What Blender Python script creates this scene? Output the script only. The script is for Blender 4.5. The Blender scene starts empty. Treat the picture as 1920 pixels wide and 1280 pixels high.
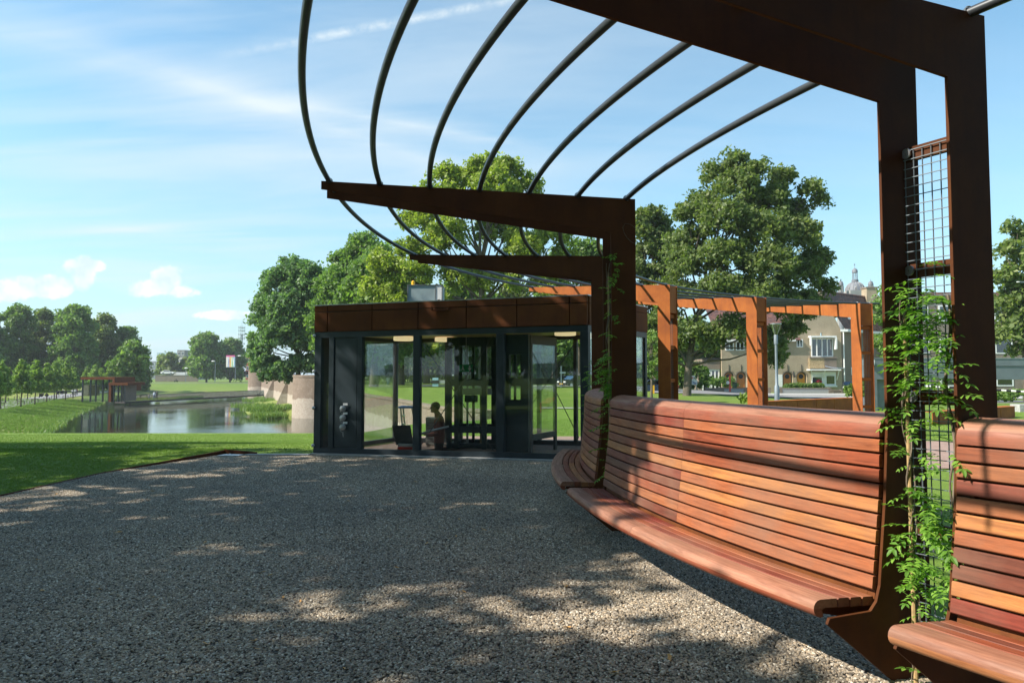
import bpy, bmesh, math, random
import numpy as np
from mathutils import Vector, Matrix
R = math.radians
random.seed(7); rng = np.random.default_rng(7)
SC = bpy.context.scene
# ------------------------------------------------------------------ camera
F = 1301.0; PITCH = math.atan(62/F); EYE = 1.6
cd = bpy.data.cameras.new("camera"); cam = bpy.data.objects.new("camera", cd)
SC.collection.objects.link(cam); SC.camera = cam
cd.sensor_width = 36; cd.lens = 36*F/1920; cd.clip_end = 6000; cd.clip_start = 0.05
cam.location = (0, 0, EYE); cam.rotation_euler = (math.pi/2+PITCH, 0, 0)
# ------------------------------------------------------------------ sky and sun
SUN = Vector((-1, -.25, .909)).normalized()
ELEV = math.asin(SUN.z); AZ = math.atan2(SUN.x, SUN.y)
W = bpy.data.worlds.new("World"); SC.world = W; W.use_nodes = True
wn, wl = W.node_tree.nodes, W.node_tree.links
wn.clear()
def wnode(t, **k):
    n = wn.new(t)
    for a, b in k.items(): setattr(n, a, b)
    return n
def wmath(op, a, b=None, c=None, clamp=False):
    n = wnode('ShaderNodeMath', operation=op, use_clamp=clamp)
    for i, v in enumerate((a, b, c)):
        if v is None: continue
        if isinstance(v, (int, float)): n.inputs[i].default_value = v
        else: wl.new(v, n.inputs[i])
    return n.outputs[0]
sky = wnode('ShaderNodeTexSky', sky_type='NISHITA'); sky.sun_disc = False
sky.sun_elevation = ELEV; sky.sun_rotation = AZ; sky.air_density = 1.0; sky.dust_density = 0.6; sky.ozone_density = 1.0
wc = wnode('ShaderNodeTexCoord'); sx = wnode('ShaderNodeSeparateXYZ'); wl.new(wc.outputs['Generated'], sx.inputs[0])
zc = wmath('MAXIMUM', sx.outputs[2], 0.0)
den = wmath('ADD', zc, 0.12)
cb = wnode('ShaderNodeCombineXYZ'); wl.new(wmath('DIVIDE', sx.outputs[0], den), cb.inputs[0]); wl.new(wmath('DIVIDE', sx.outputs[1], den), cb.inputs[1])
mp = wnode('ShaderNodeMapping'); mp.inputs['Rotation'].default_value = (0, 0, R(24)); mp.inputs['Scale'].default_value = (.38, 1.5, 1)
wl.new(cb.outputs[0], mp.inputs[0])
nz = wnode('ShaderNodeTexNoise'); nz.inputs['Scale'].default_value = 1.1; nz.inputs['Detail'].default_value = 9; nz.inputs['Roughness'].default_value = .55; nz.inputs['Distortion'].default_value = .35
wl.new(mp.outputs[0], nz.inputs[0])
yy = wmath('MAXIMUM', sx.outputs[1], .05)
U = wmath('DIVIDE', sx.outputs[0], yy); V = wmath('DIVIDE', sx.outputs[2], yy)
n2 = wnode('ShaderNodeTexNoise'); n2.inputs['Scale'].default_value = 34; n2.inputs['Detail'].default_value = 9; n2.inputs['Roughness'].default_value = .68
wl.new(wc.outputs['Generated'], n2.inputs[0])
cir = wmath('MULTIPLY', wmath('SUBTRACT', nz.outputs[0], .44, clamp=True), 3.4, clamp=True)
# fewer wisps towards +x, more on the left
side = wmath('MULTIPLY_ADD', sx.outputs[0], -.75, .45, clamp=True)
cir = wmath('MULTIPLY', cir, wmath('ADD', side, .10))
CIRRUS_BANDS = True
wob = wmath('MULTIPLY', wmath('SUBTRACT', n2.outputs[0], .5), 3.2)
def band(x0, y0, x1, y1, w, gain, soft):   # a long wisp lying along a line of the sky
    ax, ay, bx_, by_ = (x0-960)/F, (702-y0)/F, (x1-960)/F, (702-y1)/F; L_ = math.hypot(bx_-ax, by_-ay); nx, ny = -(by_-ay)/L_, (bx_-ax)/L_
    dd = wmath('ABSOLUTE', wmath('ADD', wmath('MULTIPLY_ADD', U, nx, -(ax*nx+ay*ny)), wmath('MULTIPLY', V, ny)))
    m = wmath('SUBTRACT', 1.0, wmath('DIVIDE', dd, w/F), clamp=True)
    e = wmath('MULTIPLY', wmath('MULTIPLY_ADD', wmath('SUBTRACT', U, ax), 1/(bx_-ax), .15, clamp=True), wmath('MULTIPLY_ADD', wmath('SUBTRACT', bx_, U), 1/(bx_-ax), .15, clamp=True))
    k = wmath('MULTIPLY', wmath('SUBTRACT', (nz if soft else n2).outputs[0], .36, clamp=True), gain)
    return wmath('MULTIPLY', wmath('MULTIPLY', wmath('MULTIPLY', m, m) if soft else m, e), k, clamp=True)
for bb in ((-60,40,560,210,85,3.6,1), (120,60,900,330,60,4,1), (-40,400,620,470,50,6,1), (460,82,1000,-25,13,7,0), (560,190,1000,270,40,6,1)):
    cir = wmath('ADD', cir, band(*bb), clamp=True)
tot = None; low = None
def blob(px, py, rx, ry):
    u, v = (px-960)/F, (702-py)/F
    a = wmath('POWER', wmath('ABSOLUTE', wmath('DIVIDE', wmath('SUBTRACT', U, u), rx/F)), 2)
    b = wmath('POWER', wmath('ABSOLUTE', wmath('DIVIDE', wmath('SUBTRACT', V, v), ry/F)), 2)
    return wmath('SUBTRACT', 1.0, wmath('ADD', a, b))
for bl in [(-40,548,80,22),(30,540,58,23),(95,537,48,24),(150,512,26,34),(128,498,24,16),(160,498,34,13),(315,520,34,24),(285,540,52,18),(340,546,34,14),(420,590,60,10),(-220,520,90,40)]:
    g = blob(*bl); tot = g if tot is None else wmath('MAXIMUM', tot, g)
cum = wmath('MULTIPLY', wmath('ADD', tot, wob), 1.9, clamp=True)
cum = wmath('MULTIPLY', cum, wmath('GREATER_THAN', sx.outputs[1], .06))
n3 = wnode('ShaderNodeTexNoise'); n3.inputs['Scale'].default_value = 40; n3.inputs['Detail'].default_value = 5
wl.new(wc.outputs['Generated'], n3.inputs[0])
haze_m = wmath('POWER', wmath('SUBTRACT', 1.0, zc, clamp=True), 4.6)
haze_m = wmath('MULTIPLY', haze_m, .86)
def wmix(f, a, col):
    m = wnode('ShaderNodeMix', data_type='RGBA'); wl.new(f, m.inputs[0]); wl.new(a, m.inputs[6])
    if isinstance(col, tuple): m.inputs[7].default_value = col
    else: wl.new(col, m.inputs[7])
    return m.outputs[2]
CW = (7.6, 8.2, 8.9, 1)
tint = wnode('ShaderNodeMix', data_type='RGBA', blend_type='MULTIPLY'); tint.inputs[0].default_value = 1; wl.new(sky.outputs[0], tint.inputs[6]); tint.inputs[7].default_value = (.80, 1.09, 1.06, 1)
c0 = wmix(haze_m, tint.outputs[2], (2.6, 3.6, 4.25, 1))
c1 = wmix(cir, c0, (3.9, 4.45, 4.75, 1))
shade = wnode('ShaderNodeMix', data_type='RGBA'); wl.new(wmath('MULTIPLY', wmath('SUBTRACT', n3.outputs[0], .36, clamp=True), 3.4, clamp=True), shade.inputs[0]); shade.inputs[6].default_value = (3.8, 4.5, 4.95, 1); shade.inputs[7].default_value = (6.0, 6.2, 6.4, 1)
c2 = wmix(wmath('MULTIPLY', cum, .85), c1, shade.outputs[2])
bg = wnode('ShaderNodeBackground'); wl.new(c2, bg.inputs[0]); bg.inputs[1].default_value = 0.12
wo = wnode('ShaderNodeOutputWorld'); wl.new(bg.outputs[0], wo.inputs[0])
sd = bpy.data.lights.new("sun", 'SUN'); sd.energy = 5.0; sd.angle = R(.53); sd.color = (1, .93, .82)
so = bpy.data.objects.new("sun", sd); SC.collection.objects.link(so); so.rotation_euler = SUN.to_track_quat('Z', 'Y').to_euler(); so.location = (-40, -20, 50)
SC.view_settings.view_transform = 'Standard'; SC.view_settings.look = 'None'; SC.view_settings.gamma = 1; SC.view_settings.exposure = 0.85
SC.cycles.max_bounces = 8; SC.cycles.transparent_max_bounces = 16; SC.cycles.volume_bounces = 0
# ------------------------------------------------------------------ helpers
COL = SC.collection
def at(px, py, d):                       # photograph pixel -> world point at distance d along +Y
    return Vector(((px-960)/F*d, d, EYE+(702-py)/F*d))
def tag(o, label=None, cat=None, group=None, kind=None):
    if label: o['label'] = label
    if cat: o['category'] = cat
    if group: o['group'] = group
    if kind: o['kind'] = kind
    return o
def empty(name, loc, label, cat, group=None, rz=0):
    o = bpy.data.objects.new(name, None); COL.objects.link(o); o.location = loc; o.rotation_euler.z = rz; o.empty_display_size = .2
    return tag(o, label, cat, group)
class MB:
    def __init__(s): s.v = []; s.f = []
    def add(s, vs, fs):
        n = len(s.v); s.v += [tuple(v) for v in vs]; s.f += [tuple(i+n for i in f) for f in fs]; return s
    def hexa(s, c):                      # 8 corners: bottom 4 ccw, top 4 ccw
        return s.add(c, [(3,2,1,0),(4,5,6,7),(0,1,5,4),(1,2,6,5),(2,3,7,6),(3,0,4,7)])
    def box(s, x0, x1, y0, y1, z0, z1):
        return s.hexa([(x0,y0,z0),(x1,y0,z0),(x1,y1,z0),(x0,y1,z0),(x0,y0,z1),(x1,y0,z1),(x1,y1,z1),(x0,y1,z1)])
    def beam(s, a, b, w, h=None, up=(0,0,1)):
        a = Vector(a); b = Vector(b); h = h or w; d = (b-a).normalized(); u = Vector(up)
        if abs(d.dot(u)) > .98: u = Vector((1,0,0))
        x = d.cross(u).normalized()*w/2; y = x.cross(d).normalized()*h/2
        return s.hexa([a-x-y, a+x-y, b+x-y, b-x-y, a-x+y, a+x+y, b+x+y, b-x+y])
    def tube(s, pts, r, n=8, cap=True):
        pts = [Vector(p) for p in pts]; m = len(pts); rs = r if isinstance(r, (list, tuple)) else [r]*m
        vs = []; prev = None
        for i, p in enumerate(pts):
            d = (pts[min(i+1, m-1)]-pts[max(i-1, 0)]).normalized()
            u = Vector((0,0,1)) if abs(d.z) < .9 else Vector((1,0,0))
            if prev is not None: u = prev
            x = (u - d*u.dot(d)).normalized(); y = d.cross(x); prev = x
            vs += [p+(x*math.cos(2*math.pi*k/n)+y*math.sin(2*math.pi*k/n))*rs[i] for k in range(n)]
        fs = [(i*n+k, i*n+(k+1)%n, (i+1)*n+(k+1)%n, (i+1)*n+k) for i in range(m-1) for k in range(n)]
        if cap: fs += [tuple(range(n))[::-1], tuple(range((m-1)*n, m*n))]
        return s.add(vs, fs)
    def lathe(s, prof, n=16, c=(0,0,0), axis='z'):
        vs = []
        for r, z in prof:
            for k in range(n):
                a = 2*math.pi*k/n; p = (r*math.cos(a), r*math.sin(a), z)
                if axis == 'y': p = (p[0], p[2], p[1])
                if axis == 'x': p = (p[2], p[0], p[1])
                vs.append((c[0]+p[0], c[1]+p[1], c[2]+p[2]))
        m = len(prof)
        fs = [(i*n+k, i*n+(k+1)%n, (i+1)*n+(k+1)%n, (i+1)*n+k) for i in range(m-1) for k in range(n)]
        fs += [tuple(range(n))[::-1], tuple(range((m-1)*n, m*n))]
        return s.add(vs, fs)
    def ball(s, c, rx, ry=None, rz=None, n=10, m=7):
        ry = ry or rx; rz = rz or rx
        vs = [(c[0]+rx*math.sin(math.pi*i/m)*math.cos(2*math.pi*k/n), c[1]+ry*math.sin(math.pi*i/m)*math.sin(2*math.pi*k/n), c[2]+rz*math.cos(math.pi*i/m)) for i in range(1, m) for k in range(n)]
        t = len(vs); vs += [(c[0], c[1], c[2]+rz), (c[0], c[1], c[2]-rz)]
        fs = [(i*n+k, (i+1)*n+k, (i+1)*n+(k+1)%n, i*n+(k+1)%n) for i in range(m-2) for k in range(n)]
        fs += [(t, k, (k+1)%n) for k in range(n)] + [(t+1, (m-2)*n+(k+1)%n, (m-2)*n+k) for k in range(n)]
        return s.add(vs, fs)
    def prism(s, poly, n, t):            # poly: list of 3-D points (planar), extruded along n by t
        n = Vector(n)*t; k = len(poly); a = [Vector(p) for p in poly]
        return s.add(a+[p+n for p in a], [tuple(range(k))[::-1], tuple(range(k, 2*k))]+[(i, (i+1)%k, k+(i+1)%k, k+i) for i in range(k)])
    def mesh(s, name, smooth=False):
        me = bpy.data.meshes.new(name); me.from_pydata(s.v, [], s.f)
        bm = bmesh.new(); bm.from_mesh(me); bmesh.ops.recalc_face_normals(bm, faces=bm.faces); bm.to_mesh(me); bm.free()
        if smooth: me.shade_smooth()
        return me
    def build(s, name, m, parent=None, smooth=False, bevel=0, loc=None, label=None, cat=None, group=None, kind=None, auto=False):
        me = s.mesh(name, smooth or auto); 
        if auto:
            try: me.set_sharp_from_angle(angle=R(35))
            except Exception: pass
        return link(name, me, m, parent, bevel, loc, label, cat, group, kind)
def link(name, me, m, parent=None, bevel=0, loc=None, label=None, cat=None, group=None, kind=None):
    if m and not me.materials: me.materials.append(m)
    o = bpy.data.objects.new(name, me); COL.objects.link(o)
    if parent:
        o.parent = parent
        o.matrix_parent_inverse = Matrix.LocRotScale(parent.location, parent.rotation_euler, None).inverted() if parent.parent is None and parent.type == 'EMPTY' else Matrix()
    if loc: o.location = loc
    if bevel:
        b = o.modifiers.new("bevel", 'BEVEL'); b.width = bevel; b.segments = 2; b.limit_method = 'ANGLE'
    return tag(o, label, cat, group, kind)
def quadmesh(name, V, nper=4):           # V: (N,4,3) numpy quads -> mesh, fast
    n = len(V); me = bpy.data.meshes.new(name)
    me.vertices.add(n*4); me.vertices.foreach_set('co', V.reshape(-1).astype(np.float32))
    me.loops.add(n*4); me.loops.foreach_set('vertex_index', np.arange(n*4, dtype=np.int32))
    me.polygons.add(n); me.polygons.foreach_set('loop_start', np.arange(0, n*4, 4, dtype=np.int32))
    me.update(calc_edges=True); return me
# ------------------------------------------------------------------ materials
class MT:
    def __init__(s, name, rough=.6, metal=0, base=None, spec=.5):
        s.m = bpy.data.materials.new(name); s.m.use_nodes = True; s.n = s.m.node_tree.nodes; s.l = s.m.node_tree.links
        s.p = s.n['Principled BSDF']; s.p.inputs['Roughness'].default_value = rough; s.p.inputs['Metallic'].default_value = metal
        s.p.inputs['Specular IOR Level'].default_value = spec
        if base: s.p.inputs['Base Color'].default_value = (*base, 1)
        s.tc = None
    def co(s, kind='Object', scale=None, rot=None):
        if not s.tc: s.tc = s.n.new('ShaderNodeTexCoord')
        o = s.tc.outputs[kind]
        if kind == 'World': pass
        if scale or rot:
            mp = s.n.new('ShaderNodeMapping'); mp.inputs['Scale'].default_value = scale or (1,1,1)
            if rot: mp.inputs['Rotation'].default_value = rot
            s.l.new(o, mp.inputs[0]); return mp.outputs[0]
        return o
    def noise(s, sc, det=4, rough=.55, co=None, dist=0):
        t = s.n.new('ShaderNodeTexNoise'); t.inputs['Scale'].default_value = sc; t.inputs['Detail'].default_value = det; t.inputs['Roughness'].default_value = rough; t.inputs['Distortion'].default_value = dist
        s.l.new(co or s.co(), t.inputs[0]); return t.outputs[0]
    def ramp(s, f, stops, interp='LINEAR'):
        r = s.n.new('ShaderNodeValToRGB'); s.l.new(f, r.inputs[0]); e = r.color_ramp.elements; r.color_ramp.interpolation = interp
        while len(e) > 1: e.remove(e[-1])
        e[0].position = stops[0][0]; e[0].color = (*stops[0][1], 1)
        for p, c in stops[1:]: k = e.new(p); k.color = (*c, 1)
        return r.outputs[0]
    def mix(s, f, a, b, mode='MIX'):
        m = s.n.new('ShaderNodeMix'); m.data_type = 'RGBA'; m.blend_type = mode
        for i, v in ((0, f), (6, a), (7, b)):
            if isinstance(v, (int, float)): m.inputs[i].default_value = v
            elif isinstance(v, tuple): m.inputs[i].default_value = (*v, 1)
            else: s.l.new(v, m.inputs[i])
        return m.outputs[2]
    def math(s, op, a, b=None, clamp=False):
        n = s.n.new('ShaderNodeMath'); n.operation = op; n.use_clamp = clamp
        for i, v in enumerate((a, b)):
            if v is None: continue
            if isinstance(v, (int, float)): n.inputs[i].default_value = v
            else: s.l.new(v, n.inputs[i])
        return n.outputs[0]
    def col(s, c): s.l.new(c, s.p.inputs['Base Color']); return s
    def rough(s, c): s.l.new(c, s.p.inputs['Roughness']); return s
    def bump(s, h, st=.3, d=.01):
        b = s.n.new('ShaderNodeBump'); b.inputs['Strength'].default_value = st; b.inputs['Distance'].default_value = d
        s.l.new(h, b.inputs['Height']); s.l.new(b.outputs[0], s.p.inputs['Normal']); return s
    def objrand(s): return s.n.new('ShaderNodeObjectInfo').outputs['Random']
    def island(s): return s.n.new('ShaderNodeNewGeometry').outputs['Random Per Island']
def plain(name, c, rough=.5, metal=0, var=.12, sc=6, bump=0):
    t = MT(name, rough, metal); n = t.noise(sc, 5)
    t.col(t.ramp(n, [(.3, tuple(x*(1-var) for x in c)), (.7, tuple(min(1, x*(1+var)) for x in c))]))
    if bump: t.bump(t.noise(sc*8, 4), bump, .004)
    return t.m
M = {}
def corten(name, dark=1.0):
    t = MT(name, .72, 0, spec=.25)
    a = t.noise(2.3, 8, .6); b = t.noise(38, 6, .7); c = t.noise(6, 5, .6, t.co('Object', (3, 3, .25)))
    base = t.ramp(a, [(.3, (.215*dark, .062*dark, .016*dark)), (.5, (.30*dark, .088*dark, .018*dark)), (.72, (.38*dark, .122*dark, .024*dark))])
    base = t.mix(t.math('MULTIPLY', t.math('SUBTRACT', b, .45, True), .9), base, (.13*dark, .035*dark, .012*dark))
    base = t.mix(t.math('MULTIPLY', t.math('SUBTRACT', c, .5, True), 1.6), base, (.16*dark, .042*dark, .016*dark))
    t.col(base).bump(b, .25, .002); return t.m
M['corten'] = corten('corten_steel', 1.14); M['corten_dark'] = corten('corten_steel_dark', .45); M['corten_near_shaded'] = corten('corten_steel_near_shaded', .30)  # near copy darkened to hold shade, dark copy partly; first copy brightened as sunlit
def wood(nm='hardwood_slat', top=False):
    t = MT(nm, .5, 0, spec=.28)
    r = t.objrand()
    base = t.ramp(r, [(0, (.28, .072, .032)), (.16, (.37, .12, .048)), (.32, (.16, .05, .03)), (.45, (.28, .078, .034)), (.6, (.47, .19, .062)), (.72, (.21, .042, .026)), (.86, (.36, .125, .048))], 'CONSTANT')
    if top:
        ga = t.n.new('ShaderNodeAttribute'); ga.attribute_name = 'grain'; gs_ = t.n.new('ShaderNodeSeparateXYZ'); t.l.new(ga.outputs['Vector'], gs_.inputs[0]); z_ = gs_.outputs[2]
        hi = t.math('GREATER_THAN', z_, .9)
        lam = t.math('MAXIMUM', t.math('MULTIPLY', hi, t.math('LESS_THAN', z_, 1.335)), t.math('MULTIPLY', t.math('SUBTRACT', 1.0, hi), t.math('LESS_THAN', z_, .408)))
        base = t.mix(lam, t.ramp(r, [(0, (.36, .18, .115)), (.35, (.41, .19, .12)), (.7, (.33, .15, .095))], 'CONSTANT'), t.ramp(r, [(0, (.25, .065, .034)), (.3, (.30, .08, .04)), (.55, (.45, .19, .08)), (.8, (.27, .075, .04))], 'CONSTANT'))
    # grain runs along the slat: uv-like attribute stored as generated co along length
    a = t.n.new('ShaderNodeAttribute'); a.attribute_name = 'grain'
    mp = t.n.new('ShaderNodeMapping'); mp.inputs['Scale'].default_value = (2.2, 26, 26); t.l.new(a.outputs['Vector'], mp.inputs[0])
    off = t.n.new('ShaderNodeVectorMath'); off.operation = 'ADD'; t.l.new(mp.outputs[0], off.inputs[0])
    sc = t.n.new('ShaderNodeVectorMath'); sc.operation = 'SCALE'; sc.inputs[0].default_value = (37, 91, 53); t.l.new(r, sc.inputs[3]); t.l.new(sc.outputs[0], off.inputs[1])
    g = t.noise(1.5, 7, .62, off.outputs[0], .6); g2 = t.noise(9, 6, .7, off.outputs[0])
    base = t.mix(t.math('MULTIPLY', t.math('SUBTRACT', g, .40, True), 3.0, True), base, t.mix(1.0, base, (.46, .38, .34), 'MULTIPLY'))
    base = t.mix(t.math('MULTIPLY', t.math('SUBTRACT', g2, .48, True), 2.2, True), base, t.mix(1.0, base, (1.55, 1.4, 1.25), 'MULTIPLY'))
    w = t.noise(1.4, 5, .6, t.co('Object'))
    base = t.mix(t.math('MULTIPLY', t.math('SUBTRACT', w, .42, True), 2.2, True), base, (.23, .135, .092))
    t.col(base).bump(g2, .12, .0015); t.rough(t.ramp(g, [(.3, (.42,)*3), (.7, (.62,)*3)])); return t.m
M['wood'] = wood(); M['wood_top'] = wood('hardwood_rounded_slat', True)
M['tube'] = plain('grey_painted_tube', (.055, .060, .066), .36, .25, .15, 5)
M['frame'] = plain('anthracite_frame', (.030, .042, .052), .38, .3, .2, 3)
M['frame2'] = plain('dark_grey_frame', (.055, .055, .058), .45, .2, .2, 3)
M['steel'] = plain('galvanised_steel', (.45, .47, .49), .38, .85, .2, 9)
M['gsteel'] = plain('grey_steel_portal', (.17, .20, .225), .42, .2, .12, 3)
M['white'] = plain('white_paint', (.78, .78, .76), .45, 0, .06, 4)
M['black'] = plain('black_paint', (.02, .02, .022), .45, 0, .2, 4)
M['concrete'] = plain('grey_concrete', (.33, .335, .33), .85, 0, .2, 9, .3)
M['paving'] = plain('reddish_paving', (.30, .20, .16), .85, 0, .2, 5, .2)
M['asphalt'] = plain('asphalt', (.20, .20, .205), .85, 0, .18, 1.2, .2)
M['pavement'] = plain('grey_pavement', (.36, .355, .34), .85, 0, .12, 1.2)
M['ceil'] = plain('timber_ceiling', (.42, .21, .085), .5, 0, .2, 3)
M['blue'] = plain('blue_plastic', (.03, .12, .38), .4); M['red'] = plain('red_plastic', (.5, .05, .03), .4)
M['yellow'] = plain('amber_plastic', (.85, .45, .02), .3); M['green'] = plain('green_sign', (.02, .30, .12), .4)
M['cane'] = plain('bamboo_cane', (.36, .24, .11), .7, 0, .35, 22); M['vinewood'] = plain('twining_stem', (.17, .13, .095), .8, 0, .3, 30)
M['soil'] = plain('soil', (.10, .065, .04), .95, 0, .3, 20)
def glass(name, tint, mixf=1.0, rough=0.0):
    m = bpy.data.materials.new(name); m.use_nodes = True; n = m.node_tree.nodes; l = m.node_tree.links; n.clear()
    o = n.new('ShaderNodeOutputMaterial'); t = n.new('ShaderNodeBsdfTransparent'); t.inputs[0].default_value = (*tint, 1)
    g = n.new('ShaderNodeBsdfGlossy'); g.inputs['Roughness'].default_value = rough; g.inputs[0].default_value = (.92, .96, 1, 1)
    fr = n.new('ShaderNodeFresnel'); fr.inputs[0].default_value = 1.5; ml = n.new('ShaderNodeMath'); ml.operation = 'MULTIPLY'; ml.use_clamp = True; ml.inputs[1].default_value = mixf
    l.new(fr.outputs[0], ml.inputs[0]); x = n.new('ShaderNodeMixShader'); l.new(ml.outputs[0], x.inputs[0]); l.new(t.outputs[0], x.inputs[1]); l.new(g.outputs[0], x.inputs[2]); l.new(x.outputs[0], o.inputs[0])
    return m
M['glass'] = glass('clear_glass', (.955, .975, .965), .6); M['glass_dark'] = glass('dark_glass', (.78, .85, .84), .8); M['winglass'] = glass('window_glass', (.10, .13, .15), 3.5)
def leafmat(name, a, b, c, trans=.42):
    m = bpy.data.materials.new(name); m.use_nodes = True; n = m.node_tree.nodes; l = m.node_tree.links; n.clear()
    o = n.new('ShaderNodeOutputMaterial'); g = n.new('ShaderNodeNewGeometry'); r = n.new('ShaderNodeValToRGB'); l.new(g.outputs['Random Per Island'], r.inputs[0])
    e = r.color_ramp.elements; e[0].color = (*a, 1); e[1].color = (*c, 1); k = e.new(.5); k.color = (*b, 1)
    d = n.new('ShaderNodeBsdfPrincipled'); d.inputs['Roughness'].default_value = .5; d.inputs['Specular IOR Level'].default_value = .35
    oi = n.new('ShaderNodeObjectInfo'); hs = n.new('ShaderNodeHueSaturation'); mr = n.new('ShaderNodeMapRange'); mr.inputs[3].default_value = 1.3; mr.inputs[4].default_value = 1.75
    l.new(oi.outputs['Random'], mr.inputs[0]); tr_ = trans; l.new(mr.outputs[0], hs.inputs['Value']); l.new(r.outputs[0], hs.inputs['Color'])
    l.new(hs.outputs[0], d.inputs['Base Color'])
    tr = n.new('ShaderNodeBsdfTranslucent'); mu = n.new('ShaderNodeMix'); mu.data_type = 'RGBA'; mu.blend_type = 'MULTIPLY'; mu.inputs[0].default_value = 1; l.new(hs.outputs[0], mu.inputs[6]); mu.inputs[7].default_value = (1.5, 1.7, .7, 1)
    l.new(mu.outputs[2], tr.inputs[0]); x = n.new('ShaderNodeMixShader'); x.inputs[0].default_value = trans
    l.new(d.outputs[0], x.inputs[1]); l.new(tr.outputs[0], x.inputs[2]); l.new(x.outputs[0], o.inputs[0]); return m
M['leaf_mid'] = leafmat('leaf_mid_green', (.055, .10, .026), (.085, .145, .036), (.13, .19, .05))
M['leaf_dark'] = leafmat('leaf_dark_green', (.058, .086, .026), (.088, .122, .036), (.15, .18, .06))
M['leaf_lime'] = leafmat('leaf_lime_green', (.10, .14, .022), (.16, .205, .03), (.23, .27, .045))
M['leaf_blue'] = leafmat('leaf_blue_green', (.055, .105, .045), (.085, .15, .062), (.13, .20, .085))
M['leaf_young'] = leafmat('leaf_young_green', (.075, .125, .030), (.105, .165, .040), (.15, .20, .05))
M['leaf_vine'] = leafmat('leaf_climber', (.06, .135, .02), (.10, .205, .028), (.17, .29, .045), .45)
M['grassblade'] = leafmat('grass_blade', (.11, .18, .028), (.15, .23, .038), (.20, .27, .05), .3)
M['reed'] = leafmat('reed_blade', (.06, .12, .03), (.10, .17, .04), (.16, .20, .06), .3)
M['fallen'] = leafmat('fallen_leaf', (.28, .10, .03), (.40, .20, .06), (.45, .33, .14), .1)
M['bark'] = plain('bark', (.105, .085, .062), .9, 0, .35, 3, .8)
def bricks(name, c1, c2, mortar, sc=1.0, coords='Object', rot=None):
    t = MT(name, .85); co = t.co(coords, None, rot) if rot else t.co(coords)
    # wall coordinates: (along, height): use x+y and z
    s = t.n.new('ShaderNodeSeparateXYZ'); t.l.new(co, s.inputs[0]); cm = t.n.new('ShaderNodeCombineXYZ'); t.l.new(t.math('ADD', s.outputs[0], s.outputs[1]), cm.inputs[0]); t.l.new(s.outputs[2], cm.inputs[1])
    b = t.n.new('ShaderNodeTexBrick'); t.l.new(cm.outputs[0], b.inputs[0]); b.inputs['Scale'].default_value = 1/sc; b.inputs['Brick Width'].default_value = .22; b.inputs['Row Height'].default_value = .065; b.inputs['Mortar Size'].default_value = .008
    b.inputs['Color1'].default_value = (*c1, 1); b.inputs['Color2'].default_value = (*c2, 1); b.inputs['Mortar'].default_value = (*mortar, 1)
    n = t.noise(.7, 6, .6); m2 = t.noise(7, 6, .7)
    c = t.mix(t.math('MULTIPLY', t.math('SUBTRACT', n, .45, True), 1.8, True), b.outputs[0], tuple(x*.62 for x in c1))
    c = t.mix(t.math('MULTIPLY', t.math('SUBTRACT', m2, .52, True), 2.2, True), c, tuple(min(1, x*1.5) for x in c2))
    t.col(c).bump(b.outputs[1], .4, -.01); return t.m
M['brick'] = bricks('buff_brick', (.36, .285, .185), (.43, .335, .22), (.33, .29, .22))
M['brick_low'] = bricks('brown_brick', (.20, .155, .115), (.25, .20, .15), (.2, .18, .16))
M['brick_old'] = bricks('old_fort_brick', (.36, .28, .21), (.27, .21, .165), (.42, .38, .32), 1.6)
def rooftile():
    t = MT('clay_roof_tile', .55); g = t.n.new('ShaderNodeNewGeometry'); n = t.noise(1.8, 3)
    v = t.n.new('ShaderNodeTexVoronoi'); v.inputs['Scale'].default_value = 3.2; t.l.new(t.co(), v.inputs[0])
    c = t.ramp(v.outputs['Color'], [(0, (.085, .05, .05)), (.45, (.13, .075, .068)), (.8, (.22, .10, .075)), (1, (.32, .15, .11))]); t.col(c); return t.m
M['tile'] = rooftile()
def grass(name, c1, c2, c3, sc=1.0, bump=.6):
    t = MT(name, .8, spec=.15); a = t.noise(.22*sc, 5, .6); b = t.noise(3*sc, 6, .65); c = t.noise(45*sc, 4, .7)
    col = t.ramp(b, [(.3, c1), (.55, c2), (.75, c3)])
    col = t.mix(t.math('MULTIPLY', t.math('SUBTRACT', a, .42, True), 1.6, True), col, c3)
    col = t.mix(t.math('MULTIPLY', t.math('SUBTRACT', c, .4, True), 1.6, True), col, tuple(x*.55 for x in c1))
    t.col(col).bump(c, bump, .03); return t.m
M['lawn'] = grass('mown_lawn', (.115, .19, .028), (.15, .235, .036), (.20, .28, .05))
M['meadow'] = grass('rough_meadow', (.14, .19, .040), (.20, .24, .055), (.29, .30, .09), .5)
M['dry'] = grass('dry_shore_grass', (.15, .19, .045), (.20, .225, .06), (.27, .26, .09), .6)
M['park'] = grass('park_grass', (.09, .16, .022), (.14, .21, .035), (.21, .25, .06), .4)
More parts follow.
